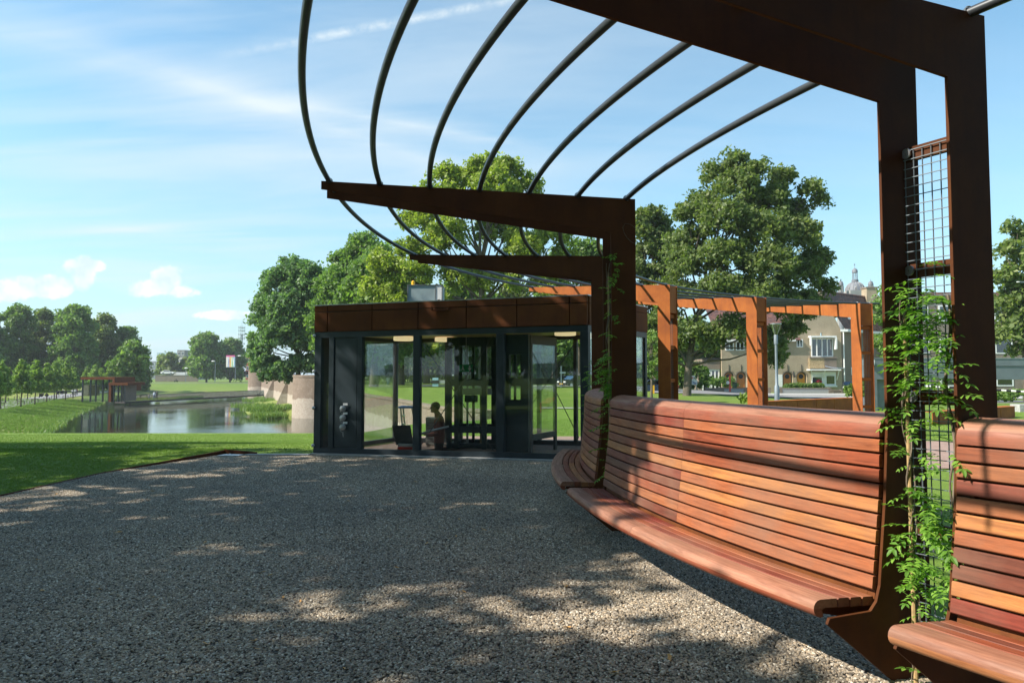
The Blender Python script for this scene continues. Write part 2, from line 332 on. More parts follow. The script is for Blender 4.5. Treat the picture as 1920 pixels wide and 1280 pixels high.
def gravel():
    t = MT('gravel_ground', .8, spec=.3)
    v = t.n.new('ShaderNodeTexVoronoi'); v.inputs['Scale'].default_value = 46; t.l.new(t.co(), v.inputs[0])
    s = t.n.new('ShaderNodeSeparateColor'); t.l.new(v.outputs['Color'], s.inputs[0])
    c = t.ramp(s.outputs[0], [(0, (.06, .055, .048)), (.25, (.12, .105, .088)), (.5, (.09, .082, .075)), (.7, (.16, .135, .105)), (.88, (.14, .135, .13)), (1, (.30, .28, .25))])  # kept dark overall, standing in for shade deep between the pebbles
    c = t.mix(t.math('MULTIPLY', v.outputs['Distance'], 1.0, True), c, t.mix(1.0, c, (.12, .12, .12), 'MULTIPLY'))
    w = t.noise(.8, 4); c = t.mix(t.math('MULTIPLY', t.math('SUBTRACT', w, .4, True), .9, True), c, t.mix(1.0, c, (.75, .7, .66), 'MULTIPLY'))
    t.col(c).bump(v.outputs['Distance'], 1.0, -.012); return t.m
M['gravel'] = gravel()
def pebble():
    t = MT('pebble', .65, spec=.35); a = t.n.new('ShaderNodeAttribute'); a.attribute_type = 'INSTANCER'; a.attribute_name = 'tone'
    gp_ = t.n.new('ShaderNodeNewGeometry'); big = t.noise(.55, 5, .6, gp_.outputs['Position'])
    c = t.ramp(a.outputs['Fac'], [(0, (.09, .082, .072)), (.18, (.22, .195, .16)), (.40, (.39, .335, .265)), (.56, (.24, .23, .215)), (.76, (.52, .43, .32)), (.9, (.46, .45, .42)), (1, (.86, .82, .74))])
    c = t.mix(1.0, c, t.ramp(big, [(.3, (.78, .74, .68)), (.5, (1.06, .98, .86)), (.7, (1.28, 1.16, .98))]), 'MULTIPLY')
    t.col(t.mix(t.noise(60, 3), c, t.mix(1.0, c, (.6, .6, .62), 'MULTIPLY'))); return t.m
M['pebble'] = pebble()
def watermat():
    t = MT('pond_water', .02, spec=.5, base=(.018, .026, .014)); t.p.inputs['IOR'].default_value = 1.5
    a = t.noise(.9, 4, .55, t.co('Object', (1, 2.2, 1))); b = t.noise(.05, 3)
    h = t.math('MULTIPLY', a, t.math('MULTIPLY', t.math('SUBTRACT', b, .28, True), 2.2))
    t.bump(h, .10, .12)
    t.rough(t.ramp(b, [(.42, (.03,)*3), (.62, (.14,)*3)])); return t.m
M['water'] = watermat()
# ------------------------------------------------------------------ ground
def sm(t): t = np.clip(t, 0, 1); return t*t*(3-2*t)
RY = [36, 42, 50, 70, 96, 103, 109, 205, 250]; RX = [.8, -4.5, -7.1, -14.5, -23.5, -27.5, -31.2, -70, -88]
LY = [30, 40, 73, 100, 147, 212, 240]; LX = [-43, -46, -49, -64, -87, -114, -122]
WATER = -4.6
GP = [(-6.3,-4),(-6.45,4),(-6.75,7),(-6.74,9.13),(-6.64,11.37),(-5.82,14.1),(-5.3,13.99),(-3.99,13.96),(1.40,12.77)]
def inpoly(x, y, P):
    c = np.zeros(x.shape, bool); n = len(P)
    for i in range(n):
        x1, y1 = P[i]; x2, y2 = P[(i+1) % n]
        with np.errstate(divide='ignore', invalid='ignore'):
            c ^= ((y1 > y) != (y2 > y)) & (x < (x2-x1)*(y-y1)/(y2-y1+1e-12)+x1)
    return c
CX, CY = 11.1, 8.2
arc = [(CX-9.2*math.cos(a), CY-9.2*math.sin(a)) for a in np.linspace(-.48, 1.25, 24)]
GPOLY = GP + arc + [(8,-4)]
FL, FR, BL_, BR_ = (-4.0,14.05), (1.41,12.84), (-2.75,16.4), (2.96,15.2)
PPOLY = [(1.45,12.78),(2.6,12.9),(9,11.6),(12,16.4),(4,18.0),(-2.9,18.2),(-2.8,16.45),(2.98,15.24)]
NEAR = GPOLY; PAV = [FL, FR, BR_, BL_]
def zg(x, y):
    x = np.asarray(x, float); y = np.asarray(y, float)
    near = -.26*sm((y-14)/9)*sm((2-x)/8) - .27*sm((y-15)/9)*sm((-3.5-x)/2.5)
    xr = np.interp(y, RY, RX); xl = np.interp(y, LY, LX)
    park = -.5 + .7*sm((y-45)/30)
    park = park*(1-sm((x-14)/20)) + (-.05-.9*sm((y-34)/36))*sm((x-14)/20)
    park = near*(1-sm((y-30)/14)) + park*sm((y-30)/14)
    # right of the fort wall and near terrace
    left = near - 3.2*sm((y-25)/30)
    left = np.where(y > 230, left + 1.4*sm((y-230)/50), left)
    fall = near - 4.9*sm((y-25)/17)*sm((1.5-x)/7)
    shore = np.maximum(WATER-.6, WATER + np.minimum((xl-x)*.11, 2.0))
    z = np.where(x > xr, park, fall)
    inb = (x <= xr)
    z = np.where(inb & (y > 42), WATER-.6, z)
    zl = np.minimum(left, np.where(y > 42, shore, left))
    z = np.where((x < xl) & (y > 25), np.where(y > 42, zl, np.minimum(left, near)), z)
    far = WATER-.6 + 3.2*sm((y-236)/42)
    z = np.where((y > 228) & inb, np.maximum(far, np.where(x < xl, zl, -9)), z)
    z = np.where(y > 290, np.maximum(z, -2.1), z)
    z = np.where(y < 25, near, z)
    return z
ang = np.concatenate([np.linspace(-180, -46, 34)[:-1], np.linspace(-46, 46, 330), np.linspace(46, 180, 34)[1:-1]])
rad = np.concatenate([[0.3, 1, 2, 3.5, 5], np.geomspace(6.5, 330, 300), np.geomspace(360, 4500, 16)])
A_, R_ = np.meshgrid(np.radians(ang), rad); X_ = R_*np.sin(A_); Y_ = R_*np.cos(A_); Z_ = zg(X_, Y_)
inn = inpoly(X_, Y_, GPOLY) | inpoly(X_, Y_, PPOLY); Z_ = np.where(inn, Z_-.05, Z_)
cxp, cyp = np.mean([p[0] for p in PAV]), np.mean([p[1] for p in PAV])
PAVB = [(cxp+(p[0]-cxp)*1.03, cyp+(p[1]-cyp)*1.03) for p in PAV]
Z_ = np.where(inpoly(X_, Y_, PAVB), -2.4, Z_)
nr, na = X_.shape
me = bpy.data.meshes.new('ground'); V_ = np.stack([X_, Y_, Z_], -1).reshape(-1, 3)
me.vertices.add(nr*na); me.vertices.foreach_set('co', V_.reshape(-1).astype(np.float32))
ii, jj = np.meshgrid(np.arange(nr-1), np.arange(na), indexing='ij'); j2 = (jj+1) % na
Q = np.stack([ii*na+jj, (ii+1)*na+jj, (ii+1)*na+j2, ii*na+j2], -1).reshape(-1, 4)[:, ::-1]
me.loops.add(Q.size); me.loops.foreach_set('vertex_index', Q.reshape(-1).astype(np.int32))
me.polygons.add(len(Q)); me.polygons.foreach_set('loop_start', np.arange(0, Q.size, 4, dtype=np.int32))
cen = V_[Q].mean(1); fx, fy, fz = cen.T
xlc = np.interp(fy, LY, LX); xrc = np.interp(fy, RY, RX)
mi = np.full(len(Q), 3)
mi[(fy < 36) & (np.abs(fx) < 60)] = 0
mi[fy < -5] = 3
lb = (fx < xlc+1) & (fy > 36) & (fy < 245); mi[lb] = 1
dr = lb & (fx > xlc-4.5-2.0*np.sin(fy*.13)-3.5*rng.random(len(fx))) & (fy > 60) ; mi[dr] = 2
mi[(fy > 236) & (fy < 250) & (fx < xrc)] = 2
me.update(calc_edges=True)
for k in ('lawn', 'meadow', 'dry', 'park'): me.materials.append(M[k])
me.polygons.foreach_set('material_index', mi.astype(np.int32)); me.shade_smooth()
link('ground', me, None, kind='structure')
def sheet(name, poly, z, m, kind='structure'):
    bm = bmesh.new(); vs = [bm.verts.new((p[0], p[1], z)) for p in poly]; f = bm.faces.new(vs)
    bmesh.ops.triangulate(bm, faces=[f]); bmesh.ops.recalc_face_normals(bm, faces=bm.faces)
    for f in bm.faces:
        if f.normal.z < 0: f.normal_flip()
    me = bpy.data.meshes.new(name); bm.to_mesh(me); bm.free(); return link(name, me, m, kind=kind)
sheet('gravel_terrace', GPOLY, 0.0, M['gravel'])
sheet('paving', PPOLY, 0.004, M['paving'])
wb = MB(); wb.add([(-135,36,WATER),(10,36,WATER),(-60,252,WATER),(-150,252,WATER)], [(0,1,2,3)]); wb.build('pond_water', M['water'], kind='structure')
def ribbon(name, pts, w, m, off=.04, n=40):
    P = [Vector((*p, 0)) for p in pts]; vs = []; L = [0]
    for a, b in zip(P, P[1:]): L.append(L[-1]+(b-a).length)
    T = np.linspace(0, L[-1], n); xs = np.interp(T, L, [p.x for p in P]); ys = np.interp(T, L, [p.y for p in P])
    dx, dy = np.gradient(xs), np.gradient(ys); ln = np.hypot(dx, dy); nx, ny = -dy/ln, dx/ln
    for q in np.linspace(-.5, .5, 5):
        X = xs+nx*w*q; Y = ys+ny*w*q; Z = zg(X, Y)+off; vs += list(zip(X, Y, Z))
    fs = [(r*n+i, r*n+i+1, (r+1)*n+i+1, (r+1)*n+i) for r in range(4) for i in range(n-1)]
    o = MB().add(vs, fs).build(name, m, kind='structure'); return o
ribbon('path', [(-78,97),(-88,119),(-103,152),(-117,188),(-130,228)], 8, M['asphalt'], .12)
ribbon('street', [(16,89),(45,88),(140,84)], 9, M['pavement'], .06)
ribbon('street', [(-12,85),(0,84),(16,82)], 5, M['pavement'], .06)
ribbon('footpath', [(1.5,43),(8,42),(20,44),(40,46)], 1.6, M['pavement'], .05)
ribbon('road', [(-170,282),(-110,284),(-60,292),(0,300)], 7, M['asphalt'], .15)
ribbon('street', [(13,66),(30,64),(55,62),(130,58)], 8, M['asphalt'], .06)
ribbon('street', [(15,78),(45,77),(140,72)], 9, M['pavement'], .06)
# haze box comes after the structure (see the end)
# steel edging round the terrace
ed = empty('terrace_edging', (-6.7,9,0), 'low rusted steel edging strip between the gravel and the lawn', 'edging')
EP = [(-6.3,-4),(-6.45,4),(-6.75,7),(-6.74,9.13),(-6.64,11.37),(-5.82,14.16)]
e1 = MB()
for a, b in zip(EP, EP[1:]):
    e1.hexa([(a[0]-.02,a[1],-.1),(a[0],a[1],-.1),(b[0],b[1],-.1),(b[0]-.02,b[1],-.1),(a[0]-.02,a[1],.018),(a[0],a[1],.018),(b[0],b[1],.018 if b[1]<14 else .07),(b[0]-.02,b[1],.018 if b[1]<14 else .07)])
e1.build('edge_strip', M['corten_near_shaded'], ed)
MB().hexa([(-5.84,14.16,-.1),(-5.1,13.97,-.1),(-5.1,13.99,-.1),(-5.84,14.18,-.1),(-5.84,14.16,.09),(-5.1,13.97,.05),(-5.1,13.99,.05),(-5.84,14.18,.09)]).build('edge_strip', M['corten_near_shaded'], ed)
MB().hexa([(-5.35,13.86,-.05),(-4.03,13.80,-.05),(-4.03,14.02,-.05),(-5.2,14.03,-.05),(-5.35,13.86,.02),(-4.03,13.80,.02),(-4.03,14.02,.02),(-5.2,14.03,.02)]).build('kerb', M['concrete'], kind='structure')
MB().hexa([(-4.06,13.93,-.05),(1.42,12.70,-.05),(1.41,12.83,-.05),(-4.0,14.04,-.05),(-4.06,13.93,.03),(1.42,12.70,.03),(1.41,12.83,.03),(-4.0,14.04,.03)]).build('kerb', M['concrete'], kind='structure')
wc_ = empty('well_cover', (-5.5,13.75,0), 'small galvanised cover plate lying in the far gravel corner', 'cover')
MB().hexa([(-5.75,13.62,.0),(-5.33,13.6,.0),(-5.28,13.78,.0),(-5.66,13.86,.0),(-5.75,13.62,.03),(-5.33,13.6,.03),(-5.28,13.78,.03),(-5.66,13.86,.03)]).build('plate', M['steel'], wc_)
MB().tube([(-5.6,13.74,.03),(-5.55,13.74,.05),(-5.5,13.74,.03)], .005, 5).build('handle', M['steel'], wc_)
# ------------------------------------------------------------------ pebbles and grass tufts by geometry nodes
def scatter(name, polys, z, density, build, m, seed=1, kind='stuff', surf=None):
    """sheet mesh + distribute + instance a primitive made inside the node tree"""
    if surf is None:
        bm = bmesh.new()
        for poly in polys:
            f = bm.faces.new([bm.verts.new((p[0], p[1], z)) for p in poly])
        bmesh.ops.triangulate(bm, faces=bm.faces[:])
        for f in bm.faces:
            f.normal_update()
            if f.normal.z < 0: f.normal_flip()
        me = bpy.data.meshes.new(name); bm.to_mesh(me); bm.free()
    else: me = surf
    o = bpy.data.objects.new(name, me); COL.objects.link(o); o['kind'] = kind
    ng = bpy.data.node_groups.new(name, 'GeometryNodeTree')
    ng.interface.new_socket('Geometry', in_out='INPUT', socket_type='NodeSocketGeometry'); ng.interface.new_socket('Geometry', in_out='OUTPUT', socket_type='NodeSocketGeometry')
    N, L = ng.nodes, ng.links; gi = N.new('NodeGroupInput'); go = N.new('NodeGroupOutput')
    d = N.new('GeometryNodeDistributePointsOnFaces'); d.inputs['Density'].default_value = density; d.inputs['Seed'].default_value = seed; L.new(gi.outputs[0], d.inputs[0])
    inst, rot, scl = build(N, L)
    ip = N.new('GeometryNodeInstanceOnPoints'); L.new(d.outputs[0], ip.inputs[0]); L.new(inst, ip.inputs['Instance']); L.new(rot, ip.inputs['Rotation']); L.new(scl, ip.inputs['Scale'])
    sa = N.new('GeometryNodeStoreNamedAttribute'); sa.data_type = 'FLOAT'; sa.domain = 'INSTANCE'; sa.inputs['Name'].default_value = 'tone'
    rv = N.new('FunctionNodeRandomValue'); rv.data_type = 'FLOAT'; rv.inputs['Seed'].default_value = 9
    L.new(ip.outputs[0], sa.inputs[0]); L.new(rv.outputs[1], sa.inputs['Value'])
    mt = N.new('GeometryNodeSetMaterial'); mt.inputs['Material'].default_value = m; L.new(sa.outputs[0], mt.inputs[0]); L.new(mt.outputs[0], go.inputs[0])
    md = o.modifiers.new('scatter', 'NODES'); md.node_group = ng; me.materials.append(m); return o
def rvec(N, lo, hi, seed):
    r = N.new('FunctionNodeRandomValue'); r.data_type = 'FLOAT_VECTOR'; r.inputs[0].default_value = lo; r.inputs[1].default_value = hi; r.inputs['Seed'].default_value = seed; return r.outputs[0]
def rflt(N, lo, hi, seed):
    r = N.new('FunctionNodeRandomValue'); r.data_type = 'FLOAT'; r.inputs[2].default_value = lo; r.inputs[3].default_value = hi; r.inputs['Seed'].default_value = seed; return r.outputs[1]
def stone(N, L):
    i = N.new('GeometryNodeMeshIcoSphere'); i.inputs['Radius'].default_value = .0092; i.inputs['Subdivisions'].default_value = 2
    ss = N.new('GeometryNodeSetShadeSmooth'); L.new(i.outputs[0], ss.inputs[0])
    return ss.outputs[0], rvec(N, (-.5, -.5, 0), (.5, .5, 6.28), 3), rvec(N, (.55, .5, .4), (1.75, 1.2, .85), 4)
def blades(h, n, r, lean):
    def f(N, L):
        j = N.new('GeometryNodeJoinGeometry')
        for k in range(n):
            c = N.new('GeometryNodeMeshCone'); c.inputs['Vertices'].default_value = 3; c.inputs['Radius Top'].default_value = 0; c.inputs['Radius Bottom'].default_value = r; c.inputs['Depth'].default_value = h*(.7+.5*random.random()); c.fill_type = 'NONE'
            t = N.new('GeometryNodeTransform'); t.inputs['Rotation'].default_value = (random.uniform(-lean, lean), random.uniform(-lean, lean), random.uniform(0, 6)); t.inputs['Translation'].default_value = (random.uniform(-1, 1)*h*.35, random.uniform(-1, 1)*h*.35, 0)
            L.new(c.outputs[0], t.inputs[0]); L.new(t.outputs[0], j.inputs[0])
        return j.outputs[0], rvec(N, (-.15, -.15, 0), (.15, .15, 6.28), 5), rvec(N, (.7, .7, .5), (1.2, 1.2, 1.3), 6)
    return f
PA = [(-1.9,1.9),(2.3,2.9),(3.0,3.2),(1.95,5.0),(1.45,6.4),(-4.9,6.4)]
PB = [(-4.9,6.4),(1.45,6.4),(1.35,8.4),(1.4,10.2),(-6.7,10.2),(-6.7,9.1)]
scatter('gravel', [PA], .003, 6800, stone, M['pebble'], 1)
scatter('gravel', [PB], .003, 5400, stone, M['pebble'], 2)
PC = [(-6.7,10.2),(1.4,10.2),(1.9,12.45),(1.35,12.7),(-4.0,13.85),(-5.3,13.85),(-5.8,13.9),(-6.62,11.37)]
scatter('gravel', [PC], .003, 4200, stone, M['pebble'], 6)
LG = [(-14,7),(-6.8,6.5),(-6.77,9.1),(-6.7,11.4),(-5.86,14.2),(-5.9,15.2),(-12,15.2)]
scatter('lawn_grass', [LG], -.02, 1300, blades(.05, 5, .0035, .5), M['grassblade'], 3)
def subsurf(mask, name, lift=0.0):
    q = Q[mask]; idx, inv = np.unique(q, return_inverse=True); m = bpy.data.meshes.new(name); m.from_pydata((V_[idx]+[0,0,lift]).tolist(), [], inv.reshape(-1, 4).tolist()); return m
fr_ = np.abs(fx) < np.abs(fy)*.8
scatter('meadow_grass', None, 0, 9, blades(.22, 7, .03, .6), M['grassblade'], 4, surf=subsurf((mi > 0) & (mi < 3) & fr_ & (fy > 60) & (fy < 150) & (fx > xlc-34), 'meadow_grass'))
scatter('lawn_grass', None, 0, 300, blades(.024, 5, .004, .7), M['grassblade'], 5, surf=subsurf((mi == 0) & fr_ & (fy > 14.3) & (fy < 25) & ~inpoly(fx, fy, [(-4.2,13),(3.2,12),(12,16.5),(4,18.3),(-3,18.3)]), 'lawn_grass'))
# ------------------------------------------------------------------ pergola
ZT = 3.43; HB = .26
frames = [dict(n='Z', c=(4.81,.60), d=.55), dict(n='A', c=(2.41,3.48), d=.30), dict(n='C', c=(1.287,7.19), d=.055), dict(n='D', c=(1.486,10.68), d=-.21),
          dict(n='E', c=(3.225,14.09), d=-.507), dict(n='F', c=(5.78,16.32), d=-.74), dict(n='G', c=(8.96,17.77), d=-.96)]
LEN = 3.24; SL = .044
for f in frames:
    x, y = f['c']; f['a'] = math.atan2(CY-y, CX-x); f['u'] = Vector((-math.cos(f['d']), -math.sin(f['d']), 0)); f['nrm'] = Vector((math.sin(f['d']), -math.cos(f['d']), 0))
    t = Vector((-math.sin(f['a']), math.cos(f['a']), 0))*.36
    f['p1'] = Vector((x, y, 0)); f['p2'] = f['p1']+t; f['t'] = t.normalized()
def fpt(f, which, s, z): return f['p1' if which == 1 else 'p2'] + f['u']*s + Vector((0,0,z))
def frame_poly(bench):
    top = [(0, ZT), (LEN, ZT+SL*LEN), (LEN, ZT+SL*LEN-.085)]
    kn = [(HB, 3.08)]
    if bench:
        lo = [(HB, 1.33), (.285, .95), (.335, .50), (.36, .42), (.40, .375), (.66, .365), (.675, .335), (.26, .0), (.26, -.12), (0, -.12)]
    else: lo = [(HB, -.12), (0, -.12)]
    return top+kn+lo
names_lab = {'Z': ('rusty steel pergola frame behind the near bench', 0), 
 'A': ('nearest rusty steel pergola frame at the right, its mesh panel covered by a climber', 1),
 'C': ('dark rusty pergola frame in the middle with a curled tendril on its post', 1),
 'D': ('dark rusty pergola frame just in front of the glass pavilion corner', 1),
 'E': ('sunlit orange pergola frame first beyond the pavilion', 0),
 'F': ('sunlit orange pergola frame left of the street lamp', 0),
 'G': ('sunlit orange pergola frame farthest to the right beside the grey portal', 0)}
TH = .018
for f in frames:
    CM = M['corten' if f['n'] in 'EFG' else 'corten_near_shaded']  # far frames take the sun-brightened copy, near ones the shade-darkened copy
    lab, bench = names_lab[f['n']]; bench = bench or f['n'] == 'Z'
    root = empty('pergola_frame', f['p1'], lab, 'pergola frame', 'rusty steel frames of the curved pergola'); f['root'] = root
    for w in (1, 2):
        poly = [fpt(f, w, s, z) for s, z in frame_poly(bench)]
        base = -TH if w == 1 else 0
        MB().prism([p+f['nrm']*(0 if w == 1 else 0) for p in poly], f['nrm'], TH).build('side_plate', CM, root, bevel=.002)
    # rails between the two plates
    zs = [2.80, 2.16, 1.48, .78, .14]
    for z in zs:
        a = fpt(f, 1, .075, z)-f['nrm']*.0; b = fpt(f, 2, .075, z)+f['nrm']*TH
        MB().beam(a, b, .03, .075).build('rail', CM, root)
    if f['n'] in 'EFG':
        MB().hexa([fpt(f,1,.015,2.86), fpt(f,1,.03,2.86), fpt(f,2,.03,2.86)+f['nrm']*TH, fpt(f,2,.015,2.86)+f['nrm']*TH, fpt(f,1,.015,3.42), fpt(f,1,.03,3.42), fpt(f,2,.03,3.42)+f['nrm']*TH, fpt(f,2,.015,3.42)+f['nrm']*TH]).build('header_plate', CM, root)
    # wire mesh panel
    mb = MB(); s0 = .10; a = fpt(f, 1, s0, 0)-f['nrm']*.002; b = fpt(f, 2, s0, 0)+f['nrm']*(TH-.002); dv = (b-a)
    if f['n'] != 'Z':
        for k in range(8):
            p = a+dv*(.02+.96*k/7); mb.beam(p+Vector((0,0,.05)), p+Vector((0,0,2.82)), .0045)
        for k in range(56):
            z = .05+.0503*k; mb.beam(a+Vector((0,0,z))+f['u']*.005, b+Vector((0,0,z))+f['u']*.005, .0045)
        wm = mb.build('wire_mesh', M['gsteel'], root)
        for z in zs[:3]:
            for q in (.12, .93):
                c = a+dv*q+Vector((0,0,z))+f['u']*.008; m_ = MB(); m_.tube([c, c+f['u']*.01], .028, 14); m_.tube([c+f['u']*.01, c+f['u']*.016], .008, 6)
                m_.build('clamp_disc', M['steel'], wm)
# the thin line of a dead tendril on frame C
fc = frames[2]; tp = [fpt(fc,1,s,z)+fc['nrm']*(TH+.004) for s, z in ((.0,3.12),(.05,3.16),(.11,3.17),(.135,3.13),(.12,3.07),(.09,3.02),(.05,2.98),(.02,2.965),(.0,2.95))]
tn = MB().tube(tp, .0022, 5).build('tendril', M['vinewood']); tag(tn, 'thin pale dead tendril curled on the dark middle pergola post', 'tendril')
# seven bent tubes over the frames
def hermite(xs, ys, x):
    n = len(xs); m = [(ys[min(i+1,n-1)]-ys[max(i-1,0)])/(xs[min(i+1,n-1)]-xs[max(i-1,0)]) for i in range(n)]
    i = max(0, min(n-2, int(np.searchsorted(xs, x))-1)); h = xs[i+1]-xs[i]; t = (x-xs[i])/h
    return (2*t**3-3*t**2+1)*ys[i]+(t**3-2*t**2+t)*h*m[i]+(-2*t**3+3*t**2)*ys[i+1]+(t**3-t**2)*h*m[i+1]
place = ['outermost', 'second from the outside', 'third from the outside', 'middle', 'third from the posts', 'second from the posts', 'innermost']
for k in range(7):
    s = .09 + (LEN-.17)*(6-k)/6
    ks = []
    for f in frames:
        for w in (1, 2):
            p = fpt(f, w, s, ZT+SL*s)+f['nrm']*TH/2; ks.append((math.atan2(CY-p.y, CX-p.x), math.hypot(CX-p.x, CY-p.y), p.z+.002))
    ks.sort(); xs = [q[0] for q in ks]
    pts = []
    for a in np.linspace(xs[0]-.03, xs[-1]+.03, 150):
        aa = min(max(a, xs[0]), xs[-1]); r = hermite(xs, [q[1] for q in ks], aa); z = hermite(xs, [q[2] for q in ks], aa)
        pts.append((CX-r*math.cos(a), CY-r*math.sin(a), z))
    o = MB().tube(pts, .0265, 10).build('bent_tube', M['tube'], smooth=True)
    tag(o, f'long curved grey tube laid across the pergola frames, {place[k]} of the seven', 'tube', 'curved grey tubes on the pergola')
# small clamps that hold each tube on each plate
cl_mesh = {}
for f in frames:
    if f['n'] == 'Z': continue
    for w in (1, 2):
        for k in range(7):
            s = .09 + (LEN-.17)*(6-k)/6; p = fpt(f, w, s, ZT+SL*s)+f['nrm']*TH/2; m_ = MB()
            m_.tube([p+f['u']*.034*math.cos(a)+Vector((0,0,.034*math.sin(a) if a else -.02)) if 0 < a < 3.1 else p+f['u']*.034*(1 if a <= 0 else -1)-Vector((0,0,.02)) for a in np.linspace(0, math.pi, 7)], .005, 5)
            m_.build('tube_clamp', M['gsteel'], f['root'])
# ------------------------------------------------------------------ benches
def slat_mesh(name, prof, fa, wa, fb, wb_, t0, t1, gap0, gap1, n=10):
    """prof: closed (s,z) outline; runs from plate (fa,wa) to plate (fb,wb_) round the arc, between fractions t0..t1"""
    vs = []; L = []; gr = []
    T = np.linspace(t0, t1, n)
    for i, t in enumerate(T):
        for s, z in prof:
            pa = fpt(fa, wa, s, z)+fa['nrm']*(TH+.012 if wa == 1 else -.012) ; pb = fpt(fb, wb_, s, z)+fb['nrm']*(TH+.012 if wb_ == 1 else -.012)
            aa = math.atan2(CY-pa.y, CX-pa.x); ra = math.hypot(CX-pa.x, CY-pa.y); ab = math.atan2(CY-pb.y, CX-pb.x); rb = math.hypot(CX-pb.x, CY-pb.y)
            a = aa+(ab-aa)*t; r = ra+(rb-ra)*t
            if i == 0: a += gap0/r*(1 if ab > aa else -1)
            if i == n-1: a -= gap1/r*(1 if ab > aa else -1)
            vs.append((CX-r*math.cos(a), CY-r*math.sin(a), z)); gr.append((t*3.4, s, z))
    m = len(prof)
    fs = [(i*m+k, i*m+(k+1)%m, (i+1)*m+(k+1)%m, (i+1)*m+k) for i in range(n-1) for k in range(m)] + [tuple(range(m))[::-1], tuple(range((n-1)*m, n*m))]
    me = MB().add(vs, fs).mesh(name); at_ = me.attributes.new('grain', 'FLOAT_VECTOR', 'POINT'); at_.data.foreach_set('vector', np.array(gr, np.float32).reshape(-1))
    me.shade_smooth(); 
    try: me.set_sharp_from_angle(angle=R(40))
    except Exception: pass
    return me
def rect_prof(s0, z0, s1, z1, t):        # front edge from (s0,z0) to (s1,z1), thickness t towards -s
    d = Vector((s1-s0, z1-z0)).normalized(); nn = Vector((-d.y, d.x)); nn = nn if nn.x < 0 else -nn; e = .005
    p0 = Vector((s0, z0)); p1 = Vector((s1, z1))
    return [tuple(p0+d*e), tuple(p1-d*e), tuple(p1+nn*e), tuple(p1+nn*t), tuple(p0+nn*t), tuple(p0+nn*e)]
backline = [(.36, .475), (.318, .83), (.300, .98), (.288, 1.262)]
def bl(z): return float(np.interp(z, [q[1] for q in backline], [q[0] for q in backline]))
PROFS = []
for i in range(10):
    z0 = .475+i*.0790; PROFS.append(('slat', rect_prof(bl(z0), z0, bl(z0+.068), z0+.068, .030)))
top = [(.288, 1.266)] + [(.150+.138*math.cos(a), 1.300+.092*math.sin(a)) for a in np.linspace(.05, math.pi*.72, 9)] + [(.060, 1.33), (.085, 1.325), (.15, 1.345), (.21, 1.33), (.25, 1.29), (.258, 1.266)]
PROFS.append(('slat', top))
for k in range(3):
    s1 = .35+.078*k+.004; zt = .440+.004*k
    PROFS.append(('slat', [(s1, zt-.004), (s1+.004, zt), (s1+.064, zt+.002), (s1+.068, zt-.002), (s1+.068, zt-.045), (s1, zt-.045)]))
nose = [(.588, .450)] + [(.690+.042*math.cos(a), .408+.045*math.sin(a)) for a in np.linspace(math.pi/2, -math.pi/2, 9)] + [(.675, .366), (.68, .40), (.66, .41), (.588, .405)]
PROFS.append(('slat', nose))
def bench(fa, wa, fb, wb_, label, secs=2, n=10):
    root = empty('curved_bench', fpt(fa, wa, .5, 0), label, 'bench', 'curved hardwood benches under the pergola')
    for q in range(secs):
        for nm, pr in PROFS:
            me = slat_mesh(nm, pr, fa, wa, fb, wb_, q/secs, (q+1)/secs, 0 if q == 0 else .0012, 0 if q == secs-1 else .0012, n)
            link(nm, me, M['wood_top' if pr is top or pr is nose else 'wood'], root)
    for t in (.02, .33, .5, .67, .98):    # steel carriers below and behind the slats
        poly = [(.045,1.31),(.24,1.285),(.252,1.25),(.262,.98),(.28,.83),(.325,.46),(.345,.392),(.66,.395),(.668,.37),(.34,.30),(.27,.36),(.235,.83),(.215,1.24),(.045,1.29)]
        vs = []
        for off in (-.006, .006):
            for s, z in poly:
                pa = fpt(fa, wa, s, z); pb = fpt(fb, wb_, s, z); aa = math.atan2(CY-pa.y, CX-pa.x); ra = math.hypot(CX-pa.x, CY-pa.y); ab = math.atan2(CY-pb.y, CX-pb.x); rb = math.hypot(CX-pb.x, CY-pb.y)
                a = aa+(ab-aa)*t+off/10; r = ra+(rb-ra)*t; vs.append((CX-r*math.cos(a), CY-r*math.sin(a), z))
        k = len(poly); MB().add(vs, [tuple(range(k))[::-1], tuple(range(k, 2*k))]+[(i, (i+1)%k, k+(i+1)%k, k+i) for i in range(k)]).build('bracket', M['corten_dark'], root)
    link('back_panel', slat_mesh('back_panel', [(.052,1.30),(.20,1.24),(.225,.95),(.262,.78),(.335,.42),(.345,.375),(.33,.375),(.32,.42),(.245,.78),(.215,.95),(.19,1.23),(.045,1.29)], fa, wa, fb, wb_, 0, 1, .01, .01, n+4), M['corten_dark'], root)  # dark plate added behind the slats so the gaps read dark
    for t in ():
        pa = fpt(fa, wa, .45, 0); pb = fpt(fb, wb_, .45, 0); p = pa.lerp(pb, t); aa = math.atan2(CY-p.y, CX-p.x); p = Vector((CX-9.87*math.cos(aa)-.3*math.cos(aa), CY-9.87*math.sin(aa)-.3*math.sin(aa), 0))
        MB().box(p.x-.04, p.x+.04, p.y-.04, p.y+.04, -.1, .36).build('leg', M['corten_dark'], root)
    return root
bench(frames[0], 2, frames[1], 1, 'nearest hardwood bench, cut off by the right edge, in full sun')
bench(frames[1], 2, frames[2], 1, 'long curved reddish slatted bench between the near post and the middle post', n=14)
bench(frames[2], 2, frames[3], 1, 'shaded weathered bench end curving away behind the middle post')
